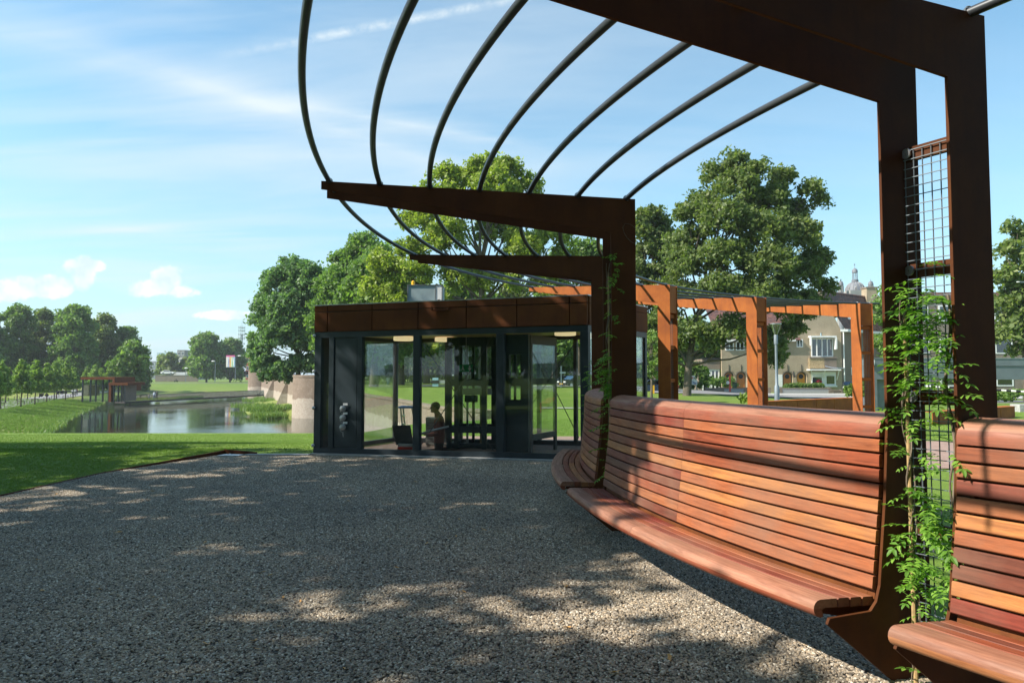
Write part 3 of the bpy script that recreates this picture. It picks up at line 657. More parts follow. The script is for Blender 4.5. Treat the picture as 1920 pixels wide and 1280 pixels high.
# ------------------------------------------------------------------ glass pavilion
def pq(u, v, z):
    x = (1-u)*(1-v)*FL[0]+u*(1-v)*FR[0]+u*v*BR_[0]+(1-u)*v*BL_[0]; y = (1-u)*(1-v)*FL[1]+u*(1-v)*FR[1]+u*v*BR_[1]+(1-u)*v*BL_[1]
    return Vector((x, y, z*(1+.026*u)))
def upx(px):                              # share of the front at a photograph column
    k = (px-960)/F; a = FL[0]-k*FL[1]; b = (FR[0]-FL[0])-k*(FR[1]-FL[1]); return -a/b
def upv(px, v):                         # share u at depth share v seen at a photograph column
    k = (px-960)/F; lx, ly = (1-v)*FL[0]+v*BL_[0], (1-v)*FL[1]+v*BL_[1]; rx, ry = (1-v)*FR[0]+v*BR_[0], (1-v)*FR[1]+v*BR_[1]; return -(lx-k*ly)/((rx-lx)-k*(ry-ly))
def pbox(u0, u1, v0, v1, z0, z1, mb=None):
    mb = mb or MB(); return mb.hexa([pq(u0,v0,z0), pq(u1,v0,z0), pq(u1,v1,z0), pq(u0,v1,z0), pq(u0,v0,z1), pq(u1,v0,z1), pq(u1,v1,z1), pq(u0,v1,z1)])
pv = empty('glass_pavilion', (FL[0], FL[1], 0), 'glass pavilion with dark frames and a rusty steel fascia at the end of the gravel', 'pavilion')
Z0, Z1, Z2, Z3 = .13, 2.34, 2.455, 2.99
eu = .012; ev = .03
cols = [592.6, 601.8, 616.7, 625.5, 669.8, 678.6, 774.3, 786, 930, 944, 1087.7, 1103.6]
U_ = [upx(c) for c in cols]; U_[0] = 0; U_[-1] = 1
pbox(0, 1, 0, .03, .03, Z0).build('sill_frame', M['frame'], pv); pbox(0, 1, 0, .03, Z1, Z2).build('head_frame', M['frame'], pv)
for z0, z1, nm in ((.03, Z0, 'sill_frame'), (Z1, Z2, 'head_frame')):
    pbox(0, 1, .97, 1, z0, z1).build(nm, M['frame2'], pv); pbox(0, .012, .03, .97, z0, z1).build(nm, M['frame2'], pv); pbox(.988, 1, .03, .97, z0, z1).build(nm, M['frame'], pv)
for a, b in ((0,1),(2,3),(4,5),(6,7),(8,9),(10,11)):
    pbox(U_[a], U_[b], .0005, .035, Z0, Z1).build('mullion', M['frame'], pv, bevel=.004)
door = pbox(U_[3], U_[4], .012, .03, Z0, Z1).build('door', M['frame'], pv)
pbox(U_[3]+.004, U_[4]-.004, .008, .012, Z0+.04, Z1-.04).build('door_leaf', M['frame'], door, bevel=.003)
for a, b in ((1,2),(5,6),(7,8),(9,10)):
    pbox(U_[a], U_[b], .016, .020, Z0, Z1).build('glass_pane', M['glass'], pv)
# fire brigade couplings on the solid panel
um = upx(645)
for z in (.92, .74, .555):
    c = pq(um, 0, z); m_ = MB(); m_.lathe([(.02, 0), (.05, -.01), (.062, -.035), (.062, -.06), (.045, -.065), (.045, -.085), (.02, -.095)], 14, c, 'y'); 
    h = m_.build('hose_coupling', M['steel'], pv, auto=True)
    c2 = pq(um+.006, 0, z+.085); MB().box(c2.x-.035, c2.x+.055, c2.y-.022, c2.y-.012, c2.z-.022, c2.z+.022).build('plate', M['white'], h)
    MB().tube([(c.x-.05, c.y-.03, c.z+.05), (c.x-.055, c.y-.03, c.z-.06), (c.x-.02, c.y-.04, c.z-.10)], .004, 5).build('chain', M['steel'], h)
MB().tube([pq(um,-.004,.46), pq(um+.002,-.004,.36)], .006, 6).build('chain', M['steel'], pv)
for z in (.18, .93, 1.66, 2.38):
    c = pq(.002, 0, z); MB().lathe([(.012, 0), (.028, -.005), (.034, -.03), (.02, -.045)], 12, (c.x-.01, c.y, c.z), 'y').build('glass_fixing', M['steel'], pv)
# back and side frames
for px in (742, 838, 905, 1010, 1078):
    k = (px-960)/F; a = BL_[0]-k*BL_[1]; b = (BR_[0]-BL_[0])-k*(BR_[1]-BL_[1]); u = max(.0, min(.99, -a/b)); pbox(u, u+.012, .97, .999, Z0, Z1).build('mullion', M['frame2'], pv)
pbox(.988, 1, .965, 1, Z0, Z1).build('mullion', M['frame'], pv); pbox(0, .012, .965, 1, Z0, Z1).build('mullion', M['frame2'], pv)
pbox(0, .02, .035, .16, Z0, Z1).build('side_panel', M['frame2'], pv)
pbox(.004, .006, .16, .965, Z0, Z1).build('glass_pane', M['glass'], pv); pbox(.993, .995, .03, .965, Z0, Z1).build('glass_pane', M['glass'], pv)
pbox(.012, .988, .984, .987, Z0, Z1).build('glass_pane', M['glass'], pv)
# roof, ceiling and the separate fascia panels
pbox(.006, .994, .01, .99, Z2+.02, Z3-.05).build('roof', M['frame'], pv)
pbox(.014, .986, .04, .96, Z2-.03, Z2+.018).build('ceiling', M['ceil'], pv)
pbox(-.004, 1.003, -.008, 1.006, Z3, Z3+.018).build('roof_edge', M['steel'], pv)
jx = [592.6, 614.5, 698, 784.5, 875, 970, 1069, 1103.6]; ju = [0]+[upx(x) for x in jx[1:-1]]+[1]
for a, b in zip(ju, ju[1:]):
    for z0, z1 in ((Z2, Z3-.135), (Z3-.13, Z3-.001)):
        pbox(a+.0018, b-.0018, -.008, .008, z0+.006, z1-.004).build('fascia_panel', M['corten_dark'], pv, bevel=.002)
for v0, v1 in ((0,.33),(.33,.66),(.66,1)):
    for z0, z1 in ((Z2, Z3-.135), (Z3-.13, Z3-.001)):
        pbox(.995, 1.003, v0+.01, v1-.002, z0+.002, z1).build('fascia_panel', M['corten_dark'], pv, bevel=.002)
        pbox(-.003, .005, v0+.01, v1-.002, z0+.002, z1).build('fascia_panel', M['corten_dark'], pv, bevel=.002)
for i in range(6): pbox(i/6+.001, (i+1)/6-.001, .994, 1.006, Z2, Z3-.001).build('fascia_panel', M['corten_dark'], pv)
us = upx(827)
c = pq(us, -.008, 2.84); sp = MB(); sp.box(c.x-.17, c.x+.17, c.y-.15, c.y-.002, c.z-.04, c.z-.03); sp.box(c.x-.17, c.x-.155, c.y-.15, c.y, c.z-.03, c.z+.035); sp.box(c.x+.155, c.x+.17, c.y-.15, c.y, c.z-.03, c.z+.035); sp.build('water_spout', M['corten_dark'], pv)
for px, v in ((756, .55), (833, .8), (1060, .35), (1108, .8)):
    c = pq(upv(px, v), v, Z2-.035)
    m = bpy.data.materials.get('lamp_glow') or plain('lamp_glow', (.9, .8, .6))
    m.node_tree.nodes['Principled BSDF'].inputs['Emission Color'].default_value = (1, .78, .42, 1); m.node_tree.nodes['Principled BSDF'].inputs['Emission Strength'].default_value = .38
    l_ = MB().lathe([(.20, 0), (.215, -.01), (.215, -.085), (.20, -.095)], 24, c).build('ceiling_lamp', m, auto=True)
    tag(l_, ['round lit ceiling lamp behind the left glass pane', 'round lit ceiling lamp seen behind the person', 'round lit ceiling lamp behind the right glass pane', 'round lit ceiling lamp by the right corner mullion'][[756,833,1060,1108].index(px)], 'lamp', 'round lamps under the pavilion ceiling')
# floor with the stair opening
ha, hb, va, vb = upv(788, .35), upv(842, .35), .22, .75
fl = MB(); 
for r in ((.005,ha,.01,.99),(hb,.995,.01,.99),(ha,hb,.01,va),(ha,hb,vb,.99)): pbox(*r, -.12, .02, fl)
fl.build('floor', M['paving'], pv)
pt = MB(); pbox(ha-.01, ha, va, vb, -2.3, -.13, pt); pbox(hb, hb+.01, va, vb, -2.3, -.13, pt); pbox(ha-.01, hb+.01, vb, vb+.02, -2.3, -.13, pt); pbox(ha-.01, hb+.01, va-.02, va, -2.3, -.13, pt); pt.build('stair_shaft', M['concrete'], pv)
stp = MB(); pbox(ha, hb, va, vb, -.98, -.80, stp); stp.build('stair_landing', M['concrete'], pv)
# handrail and bracing
MB().tube([pq(upv(788,.2), .20, .40), pq(upv(842,.24), .24, .55)], .022, 8).build('handrail', M['steel'], pv)
for a, b in (((786,.05,.15),(925,.05,2.3)), ((786,.05,2.3),(925,.05,.15)), ((948,.5,.2),(1085,.5,2.3)), ((996,.95,2.3),(1085,.95,.2))):
    MB().tube([pq(upv(a[0],a[1]), a[1], a[2]), pq(upv(b[0],b[1]), b[1], b[2])], .009, 6).build('tie_rod', M['frame2'], pv)
# lift shaft
LO = Vector((-1.40, 14.95, 0)); LX_ = Vector((.976, -.218, 0)); LYv = Vector((.218, .976, 0))
def lbox(x0, x1, y0, y1, z0, z1): return MB().hexa([LO+LX_*x+LYv*y+Vector((0,0,z)) for z in (z0, z1) for x, y in ((x0,y0),(x1,y0),(x1,y1),(x0,y1))])
ls = empty('lift_shaft', LO, 'dark framed glass lift shaft inside the pavilion', 'lift')
for x in (0, .17, .78, 1.08, 1.62):
    for y in ((-.02, .80) if x in (0, .78, 1.62) else (-.02,)): lbox(x, x+.10, y, y+.08, .03, 2.40).build('post', M['frame'], ls)
for z0, z1 in ((.04,.14),(.36,.50),(1.36,1.50),(2.22,2.40)):
    for y in (0, .82): lbox(.10, 1.62, y, y+.05, z0, z1).build('rail', M['frame'], ls)
    lbox(1.64, 1.70, .06, .80, z0, z1).build('rail', M['frame'], ls); lbox(.02, .08, .06, .80, z0, z1).build('rail', M['frame'], ls)
lbox(.27, .78, .02, .024, .5, 2.22).build('glass_pane', M['glass_dark'], ls); lbox(1.18, 1.62, .02, .024, .14, 2.22).build('glass_pane', M['glass_dark'], ls)
lbox(1.66, 1.664, .08, .80, .14, 2.22).build('glass_pane', M['glass_dark'], ls)
lbox(.42, .47, .5, .56, .05, 2.3).build('guide_rail', M['frame2'], ls); lbox(.60, .72, .5, .62, .05, 1.3).build('cable_duct', plain('beige_duct', (.36,.27,.17), .6), ls); lbox(.26, .30, .6, .64, .05, 2.3).build('guide_rail', M['steel'], ls); lbox(1.35, 1.40, .55, .6, .05, 2.3).build('guide_rail', M['frame2'], ls)
lbox(.25, .85, .35, .6, 1.16, 1.30).build('drive_unit', M['concrete'], ls); lbox(.30, .55, .33, .5, 1.0, 1.15).build('motor', M['frame2'], ls)
dp = empty('door_portal', at(1018, 800, 14.2), 'dark grey steel door portal with glazed sides at the right inside the pavilion', 'door')
A = at(995, 0, 13.7); B = at(1044, 0, 14.7); A.z = B.z = 0; dd = (B-A); nv = Vector((-dd.y, dd.x, 0)).normalized()*.05
def dbox(t0, t1, z0, z1, nm, m): p, q = A+dd*t0, A+dd*t1; MB().hexa([v+Vector((0,0,z)) for z in (z0, z1) for v in (p, q, q+nv, p+nv)]).build(nm, m, dp)
dbox(0, .07, .03, 2.38, 'post', M['frame2']); dbox(.93, 1, .03, 2.38, 'post', M['frame2'])
for z0, z1 in ((.30,.42),(1.40,1.52),(2.2,2.38)): dbox(.07, .93, z0, z1, 'rail', M['frame2'])
nv = nv*.1; dbox(.07, .93, .42, 2.2, 'glass_pane', M['glass'])
bp = empty('service_panel', at(968, 800, 13.4), 'tall dark service panel standing behind the glass right of the lift', 'panel')
def sbox(p0, p1, z0, z1, nm): pbox(upv(p0,.05), upv(p1,.05), .045, .07, z0, z1).build(nm, M['frame'], bp)
sbox(947, 991, .13, 1.10, 'lower_panel'); sbox(947, 955, 1.10, 2.32, 'side_panel'); sbox(979, 991, 1.10, 2.32, 'side_panel'); sbox(955, 979, 1.95, 2.32, 'upper_panel'); sbox(955, 979, 1.40, 1.50, 'rail')
# exit sign hanging in the lift shaft
c = at(874, 690, 14.72); es = empty('exit_sign', c, 'small green emergency exit sign with a white arrow hanging behind the glass', 'sign')
MB().box(c.x-.15, c.x+.15, c.y-.01, c.y+.01, c.z-.075, c.z+.075).build('sign_plate', M['green'], es)
MB().prism([(c.x+.03,c.y-.0102,c.z+.0),(c.x+.075,c.y-.0102,c.z-.055),(c.x+.12,c.y-.0102,c.z),(c.x+.09,c.y-.0102,c.z),(c.x+.09,c.y-.0102,c.z+.055),(c.x+.06,c.y-.0102,c.z+.055),(c.x+.06,c.y-.0102,c.z)], (0,-1,0), .002).build('arrow', M['white'], es)
rm = MB(); rm.ball((c.x-.07,c.y-.012,c.z+.045), .012, .003, .012, 8, 5); rm.prism([(c.x-.085,c.y-.0102,c.z+.03),(c.x-.055,c.y-.0102,c.z+.03),(c.x-.05,c.y-.0102,c.z-.01),(c.x-.03,c.y-.0102,c.z-.05),(c.x-.045,c.y-.0102,c.z-.055),(c.x-.07,c.y-.0102,c.z-.02),(c.x-.095,c.y-.0102,c.z-.055),(c.x-.105,c.y-.0102,c.z-.045),(c.x-.085,c.y-.0102,c.z-.01)], (0,-1,0), .002); rm.build('running_figure', M['white'], es)
MB().tube([(c.x, c.y, c.z+.075), (c.x, c.y, 2.42)], .006, 6).build('hanger', M['steel'], es)
# ventilation unit with beacon on the roof
hv = empty('ventilation_unit', pq(.45, .5, Z3), 'pale blue grey ventilation box with round fan grille on the pavilion roof', 'ventilation unit')
a = at(766, 536, 15.0); b = at(818, 536, 14.95); z0 = Z3+.03; z1 = a.z
MB().box(a.x+.02, b.x+.13, 14.75, 15.35, z0, z1-.012).build('casing', plain('pale_casing', (.36, .45, .47), .4, .2), hv, bevel=.01)
MB().box(a.x, b.x+.15, 14.73, 15.37, z1-.012, z1).build('lid', M['steel'], hv)
for x in (a.x+.01, b.x, b.x+.14):
    MB().box(x-.012, x+.012, 14.735, 14.76, z0, z1-.012).build('corner_strip', M['steel'], hv)
cx_ = b.x+.075
MB().box(b.x+.015, b.x+.128, 14.742, 14.752, z0+.01, z1-.02).build('side_plate', M['white'], hv)
fg = MB(); fg.lathe([(.052, 0), (.052, -.006), (.046, -.006), (.046, 0)], 18, (cx_, 14.742, z0+.13), 'y'); fg.build('fan_ring', M['steel'], hv)
MB().lathe([(.045, 0), (.045, -.004), (.001, -.004)], 18, (cx_, 14.742, z0+.13), 'y').build('fan_opening', M['black'], hv)
bc = empty('beacon', (a.x+.09, 15, z1), 'small amber warning beacon on top of the ventilation box', 'beacon'); MB().lathe([(.045, 0), (.045, .03), (.036, .04), (.036, .1), (.02, .12)], 12, (a.x+.09, 15, z1)).build('lens', M['yellow'], bc, auto=True)
# ladder, panel and toolbox
ld = empty('step_ladder', pq(upx(763), .5, 0), 'aluminium step ladder with blue top cap behind the left glass pane', 'ladder')
A = at(752, 764, 15.2); B = at(760, 843, 15.1); C_ = at(774, 764, 15.2); D_ = at(786, 830, 15.6)
MB().beam(A, B, .05, .03).build('rail', M['steel'], ld); MB().beam(C_, D_, .05, .03).build('rail', M['steel'], ld)
MB().beam(A+Vector((0,.35,0)), B+Vector((-.05,.6,0)), .05, .03).build('rail', M['steel'], ld)
for t in (.2,.4,.6,.8): MB().beam(A.lerp(B,t), A.lerp(B,t)+Vector((0,.38,0)), .05, .02).build('step', M['steel'], ld)
MB().box(A.x-.05, C_.x+.05, A.y-.04, A.y+.4, A.z-.01, A.z+.03).build('top_cap', M['blue'], ld, bevel=.006)
lp = empty('leaning_board', pq(upx(757), .3, 0), 'dark square board leaning inside behind the glass', 'board')
MB().prism([at(736,797,14.6), at(770,796,14.5), at(776,830,14.5), at(744,833,14.6)], (0,1,0), .02).build('board', M['frame2'], lp)
tb = empty('toolbox', pq(upx(760), .25, 0), 'red and grey toolbox on the floor behind the left glass pane', 'toolbox')
A = at(747, 846, 14.45); MB().box(A.x, A.x+.34, 14.4, 14.6, .03, .11).build('body', M['red'], tb, bevel=.01); MB().box(A.x+.01, A.x+.33, 14.41, 14.59, .11, .17).build('lid', M['steel'], tb, bevel=.01); MB().tube([(A.x+.08,14.5,.17),(A.x+.08,14.5,.21),(A.x+.26,14.5,.21),(A.x+.26,14.5,.17)], .008, 6).build('handle', M['black'], tb)
cab = empty('wall_cabinet', pq(upx(810), .8, 0), 'pale grey louvred cabinet behind the person in the pavilion', 'cabinet')
A = at(799, 782, 15.6); MB().box(A.x, A.x+.28, 15.6, 15.9, .03, A.z).build('casing', M['concrete'], cab)
for i in range(9): MB().box(A.x+.03, A.x+.25, 15.592, 15.6, .12+i*.06, .145+i*.06).build('louvre', M['steel'], cab)
# ------------------------------------------------------------------ people
def skin_person(name, joints, edges, root_i, mats, label, group=None, parent=None, loc=(0,0,0), rz=0, scale=1, sub=1):
    me = bpy.data.meshes.new(name); me.from_pydata([j[0] for j in joints], edges, []); o = bpy.data.objects.new(name, me); COL.objects.link(o)
    m = o.modifiers.new('skin', 'SKIN'); 
    for i, j in enumerate(joints):
        v = me.skin_vertices[0].data[i]; v.radius = j[1] if isinstance(j[1], tuple) else (j[1], j[1]); v.use_root = (i == root_i)
    s = o.modifiers.new('sub', 'SUBSURF'); s.levels = sub; s.render_levels = sub
    o.location = loc; o.rotation_euler.z = rz; o.scale = (scale,)*3; return o
def clothmat(name, top, legs, skin, zb, zh, sh=None):
    t = MT(name, .8); s = t.n.new('ShaderNodeSeparateXYZ'); t.l.new(t.co(), s.inputs[0])
    c = t.mix(t.math('GREATER_THAN', s.outputs[2], zb), legs, top); c = t.mix(t.math('GREATER_THAN', s.outputs[2], zh), c, skin); t.col(c); return t.m
# person in the pavilion: reading a phone, turned to the left, standing on the stair landing
pm = clothmat('worker_clothes', (.22, .075, .055), (.08, .05, .04), (.22, .12, .08), .90, 1.50)
J = [((0,0,.96),(.15,.13)), ((.02,0,1.12),(.155,.14)), ((.02,0,1.30),(.165,.15)), ((-.01,0,1.42),(.11,.12)), ((-.05,0,1.50),(.06,.06)), ((-.075,0,1.56),(.06,.065)),
     ((0,-.17,1.36),(.065,.065)), ((.03,-.22,1.10),(.05,.05)), ((-.17,-.13,1.06),(.038,.04)), ((0,.17,1.36),(.065,.065)), ((.03,.22,1.10),(.05,.05)), ((-.17,.13,1.06),(.038,.04)),
     ((0,-.09,.85),(.10,.09)), ((-.01,-.10,.48),(.07,.07)), ((.01,-.10,.09),(.05,.05)), ((-.14,-.11,.045),(.04,.04)), ((0,.09,.85),(.10,.09)), ((-.01,.10,.48),(.07,.07)), ((.01,.10,.09),(.05,.05)), ((-.14,.11,.045),(.04,.04)),
     ((-.27,-.07,1.07),(.022,.032)), ((-.27,.07,1.07),(.022,.032))]
Ed = [(0,1),(1,2),(2,3),(3,4),(4,5),(2,6),(6,7),(7,8),(2,9),(9,10),(10,11),(0,12),(12,13),(13,14),(14,15),(0,16),(16,17),(17,18),(18,19),(8,20),(11,21)]
P0 = at(824, 800, 14.95)
zh = at(820, 753, 14.95).z; base = -.79
sc_ = (zh-base)/1.73
pr = empty('person', (P0.x, P0.y, base), 'person in a brown shirt looking down at a phone inside the pavilion', 'person')
bd = skin_person('body', J, Ed, 0, None, None, sub=2); bd.data.materials.append(pm); bd.parent = pr; bd.scale = (sc_*.92, sc_*.92, sc_)
def pl(mb, name, m, smooth=True):
    o = mb.build(name, m, smooth=smooth); o.parent = pr; o.scale = (sc_*.92, sc_*.92, sc_); return o
skm = plain('skin', (.24, .13, .085), .5)
hd = MB(); hd.ball((-.10,0,1.615), .098, .076, .115, 14, 10); hd.ball((-.195,0,1.60), .018, .014, .02, 8, 6); hd.ball((-.155,0,1.54), .04, .04, .03, 8, 6); hd.ball((-.08,-.078,1.60), .02, .01, .03, 8, 5); hd.ball((-.08,.078,1.60), .02, .01, .03, 8, 5); pl(hd, 'head', skm)
pl(MB().ball((-.075,0,1.645), .098, .082, .09, 14, 8), 'hair', plain('grey_black_hair', (.05, .045, .045), .7))
for s in (-1, 1):
    hm = MB(); hm.ball((-.30, s*.06, 1.07), .045, .04, .018, 8, 6)
    for k in range(4): hm.tube([(-.325, s*.06+(k-1.5)*.018, 1.073), (-.36+.004*abs(k-1.5), s*.05+(k-1.5)*.016, 1.078), (-.375+.006*abs(k-1.5), s*.035+(k-1.5)*.013, 1.095)], [.009,.008,.006], 6)
    hm.tube([(-.29, s*.03, 1.075), (-.32, s*.015, 1.09), (-.335, s*.012, 1.10)], [.011,.010,.008], 6); pl(hm, 'hand', skm)
ph = MB().hexa([(-.42,-.04,1.085),(-.30,-.04,1.085),(-.30,.04,1.085),(-.42,.04,1.085),(-.42,-.04,1.095),(-.30,-.04,1.095),(-.30,.04,1.095),(-.42,.04,1.095)]).build('phone', M['black'], loc=(P0.x, P0.y, base)); ph.scale = (sc_*.92, sc_*.92, sc_); tag(ph, 'flat black phone held by the person inside the pavilion', 'phone')
# distant walkers and cyclists
SJ = [((0,0,.92),(.15,.11)), ((0,0,1.15),(.15,.11)), ((0,0,1.38),(.17,.12)), ((0,0,1.50),(.055,.055)), ((0,0,1.64),(.085,.095)), ((-.2,0,1.36),(.055,.05)), ((-.26,.02,1.08),(.045,.045)), ((-.24,-.08,.84),(.035,.035)), ((.2,0,1.36),(.055,.05)), ((.26,.02,1.08),(.045,.045)), ((.24,-.08,.84),(.035,.035)), ((-.09,-.08,.48),(.075,.075)), ((-.10,.0,.07),(.05,.06)), ((.09,.10,.48),(.075,.075)), ((.10,.22,.09),(.05,.06))]
SE = [(0,1),(1,2),(2,3),(3,4),(2,5),(5,6),(6,7),(2,8),(8,9),(9,10),(0,11),(11,12),(0,13),(13,14)]
def walker(px, py, d, top, legs, label, s=1.0, rz=0):
    p = at(px, py, d); m = clothmat('clothes_'+'abcdefghijklmnop'[len([x for x in bpy.data.materials if x.name.startswith('clothes_')]) % 16], top, legs, (.35,.22,.16), .9, 1.45)
    o = skin_person('person', SJ, SE, 0, None, None, loc=p, rz=rz, scale=s, sub=1); o.data.materials.append(m); tag(o, label, 'person'); return o
walker(281, 747.5, 146, (.25,.2,.2), (.12,.15,.2), 'small child figure walking on the footbridge, left of the pair', .62)
walker(291, 748, 147, (.55,.6,.68), (.10,.16,.30), 'person in pale top and blue trousers on the footbridge', 1.0)
walker(295.5, 747.5, 148, (.05,.05,.06), (.03,.03,.035), 'person in dark clothes on the footbridge beside the pale one', 1.0)
walker(244, 752.5, 133, (.78,.78,.8), (.08,.08,.1), 'person in a white top near the waterside end of the footbridge', 1.0)
walker(138.5, 741, 155, (.7,.7,.72), (.12,.12,.15), 'leftmost person of the group standing beside the small pavilion', 1.05)
walker(143, 741, 156, (.6,.6,.64), (.04,.04,.05), 'second person of the group beside the small pavilion', .95)
walker(146, 741, 157, (.45,.2,.2), (.06,.08,.14), 'person in a reddish top closest to the small pavilion', .95)
def bike(mb, x0, m=None):
    for x in (-.5, .5):
        mb.lathe([(.33, -.015), (.35, -.015), (.35, .015), (.33, .015), (.33, -.015)], 16, (x, 0, .35), 'y')
    for a, b in (((-.5,0,.35),(-.15,0,.85)), ((-.15,0,.85),(.1,0,.35)), ((.1,0,.35),(-.5,0,.35)), ((.1,0,.35),(.4,0,.95)), ((-.15,0,.8),(.38,0,.85)), ((.5,0,.35),(.4,0,1.05)), ((.33,-.25,1.08),(.33,.25,1.08))): mb.tube([a, b], .02, 5)
def cyclist(px, py, d, top, label, rz=0):
    p = at(px, py, d); r = empty('bicycle', p, 'bicycle under the '+label.split(' near')[0].split(' riding')[0], 'bicycle', rz=rz); b = MB(); bike(b, 0); o = b.build('bicycle_frame', M['black']); o.parent = r
    m = clothmat('rider_'+str(int(px)), top, (.05,.05,.07), (.35,.22,.16), .95, 1.62)
    J2 = [((-.15,0,.98),(.14,.13)), ((-.08,0,1.2),(.14,.12)), ((.0,0,1.45),(.15,.13)), ((.04,0,1.58),(.05,.05)), ((.07,0,1.72),(.09,.09)), ((.03,-.18,1.42),(.05,.05)), ((.3,-.22,1.12),(.035,.035)), ((.03,.18,1.42),(.05,.05)), ((.3,.22,1.12),(.035,.035)), ((.2,-.1,.85),(.075,.075)), ((.1,-.1,.35),(.05,.05)), ((.16,.1,.78),(.075,.075)), ((.0,.1,.25),(.05,.05))]
    E2 = [(0,1),(1,2),(2,3),(3,4),(2,5),(5,6),(2,7),(7,8),(0,9),(9,10),(0,11),(11,12)]
    q = skin_person('person', J2, E2, 0, None, None, loc=p, rz=rz); q.data.materials.append(m); tag(q, label, 'person')
cyclist(85, 743.5, 150, (.5,.42,.38), 'cyclist riding alone on the path between the young trees', R(200))
cyclist(115, 738.5, 165, (.7,.7,.75), 'cyclist in a pale top, left one of the two near the group', R(190))
cyclist(121, 738.5, 170, (.75,.72,.7), 'cyclist in a whitish top, right one of the two near the group', R(190))
cyclist(331, 716, 300, (.03,.03,.04), 'dark cyclist on the road behind the grass bank', R(10))
# ------------------------------------------------------------------ small pavilion across the water
sp = empty('small_pavilion', at(200, 750, 132), 'small glass pavilion with stepped rusty roof on the far bank', 'pavilion')
def B2(px0, px1, py0, py1, d0, d1, nm, m, par=sp, **k):
    a = at(px0, py1, d0); b = at(px1, py0, d0); return MB().box(a.x, b.x, d0, d1, a.z, b.z).build(nm, m, par, **k)
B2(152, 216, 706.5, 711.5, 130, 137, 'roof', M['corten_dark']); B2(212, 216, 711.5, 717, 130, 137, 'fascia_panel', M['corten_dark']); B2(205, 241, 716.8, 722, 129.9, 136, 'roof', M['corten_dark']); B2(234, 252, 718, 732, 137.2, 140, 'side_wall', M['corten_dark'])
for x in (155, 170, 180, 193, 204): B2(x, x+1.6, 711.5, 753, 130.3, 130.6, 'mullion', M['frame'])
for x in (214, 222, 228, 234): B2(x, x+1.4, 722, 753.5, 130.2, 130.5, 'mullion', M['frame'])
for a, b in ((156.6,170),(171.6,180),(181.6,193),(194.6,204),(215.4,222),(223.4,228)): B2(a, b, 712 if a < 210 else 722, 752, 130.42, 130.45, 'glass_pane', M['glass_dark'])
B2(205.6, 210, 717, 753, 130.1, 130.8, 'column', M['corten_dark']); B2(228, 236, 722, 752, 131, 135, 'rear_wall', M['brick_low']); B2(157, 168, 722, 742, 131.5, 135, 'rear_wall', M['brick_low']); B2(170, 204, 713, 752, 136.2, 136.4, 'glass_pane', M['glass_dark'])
for y in (722, 735): B2(181.6, 204, y, y+1, 130.35, 130.5, 'rail', M['frame'])
# ------------------------------------------------------------------ footbridge
fb = empty('footbridge', at(240, 753, 143), 'low dark footbridge with glass railings crossing the pond', 'bridge')
a = at(236, 752.5, 142.5); b = at(500, 739.2, 188); d_ = (b-a); nrm = Vector((-d_.y, d_.x, 0)).normalized()*2.4
MB().hexa([a-Vector((0,0,.35)), b-Vector((0,0,.35)), b+nrm-Vector((0,0,.35)), a+nrm-Vector((0,0,.35)), a, b, b+nrm, a+nrm]).build('deck', plain('dark_timber_deck', (.06,.055,.05), .8), fb)
for off in (Vector((0,0,0)), nrm):
    for k in range(16):
        p = a+d_*(k/16)+off; q = a+d_*((k+.985)/16)+off; h = Vector((0,0,1.15)); t = nrm.normalized()*.03
        MB().hexa([p, q, q+t, p+t, p+h, q+h, q+t+h, p+t+h]).build('railing_pane', M['glass_dark'], fb)
    MB().beam(a+off+Vector((0,0,1.17)), b+off+Vector((0,0,1.17)), .07, .05).build('handrail', M['frame'], fb)
# ------------------------------------------------------------------ old fort walls
def cyl(name, px, d, r, z0, z1, r0=None, seg=48):
    c = at(px, 700, d); return MB().lathe([(r0 or r*1.03, z0), (r*1.015, (z0+z1)*.5), (r, z1-.35), (r+.06, z1-.33), (r+.06, z1)], seg, (c.x, c.y, 0))
def fortmat():
    t = MT('fort_brickwork', .9); s = t.n.new('ShaderNodeSeparateXYZ'); t.l.new(t.co(), s.inputs[0])
    h = t.math('ADD', s.outputs[2], t.math('MULTIPLY', t.noise(.8, 4), 1.1))
    rows = t.n.new('ShaderNodeTexWave'); rows.wave_type = 'BANDS'; rows.bands_direction = 'Z'; rows.inputs['Scale'].default_value = 3.4; rows.inputs['Distortion'].default_value = 1.2; rows.inputs['Detail'].default_value = 3; t.l.new(t.co(), rows.inputs[0])
    c = t.ramp(t.noise(1.5, 8, .7), [(.3, (.16, .115, .082)), (.55, (.215, .16, .118)), (.75, (.29, .23, .18))])
    c = t.mix(t.math('MULTIPLY', rows.outputs[1], .25), c, (.17,.12,.09))
    light = t.ramp(t.noise(2.5, 8, .7), [(.3, (.28, .225, .175)), (.7, (.42, .36, .30))])
    c = t.mix(t.math('LESS_THAN', h, -1.35), c, light); c = t.mix(t.math('MULTIPLY', t.math('SUBTRACT', t.noise(5, 6, .7), .58, True), 5, True), c, (.5,.45,.4)); t.col(c).bump(rows.outputs[1], .4, .03); return t.m
M['fort'] = fortmat()
tw = cyl('t', 617, 103, 5.05, -5.4, 1.55).build('fort_tower', M['fort'], auto=True); tag(tw, 'round old brick tower rising from the pond beside the pavilion', 'tower')
tw2 = cyl('t', 497, 203, 4.5, -5.4, 2.6).build('fort_tower', M['fort'], auto=True); tag(tw2, 'far round brick bastion where the footbridge lands', 'tower')
fw = empty('fort_wall', (-31,100,-4), 'long old brick fort wall running along the moat behind the pavilion', 'wall')
WP = [(-.8,36.6),(-4.5,42),(-7.1,50),(-14.5,70),(-23.3,97)]
zt = [-.40,-.42,-.42,-.47,-.2]
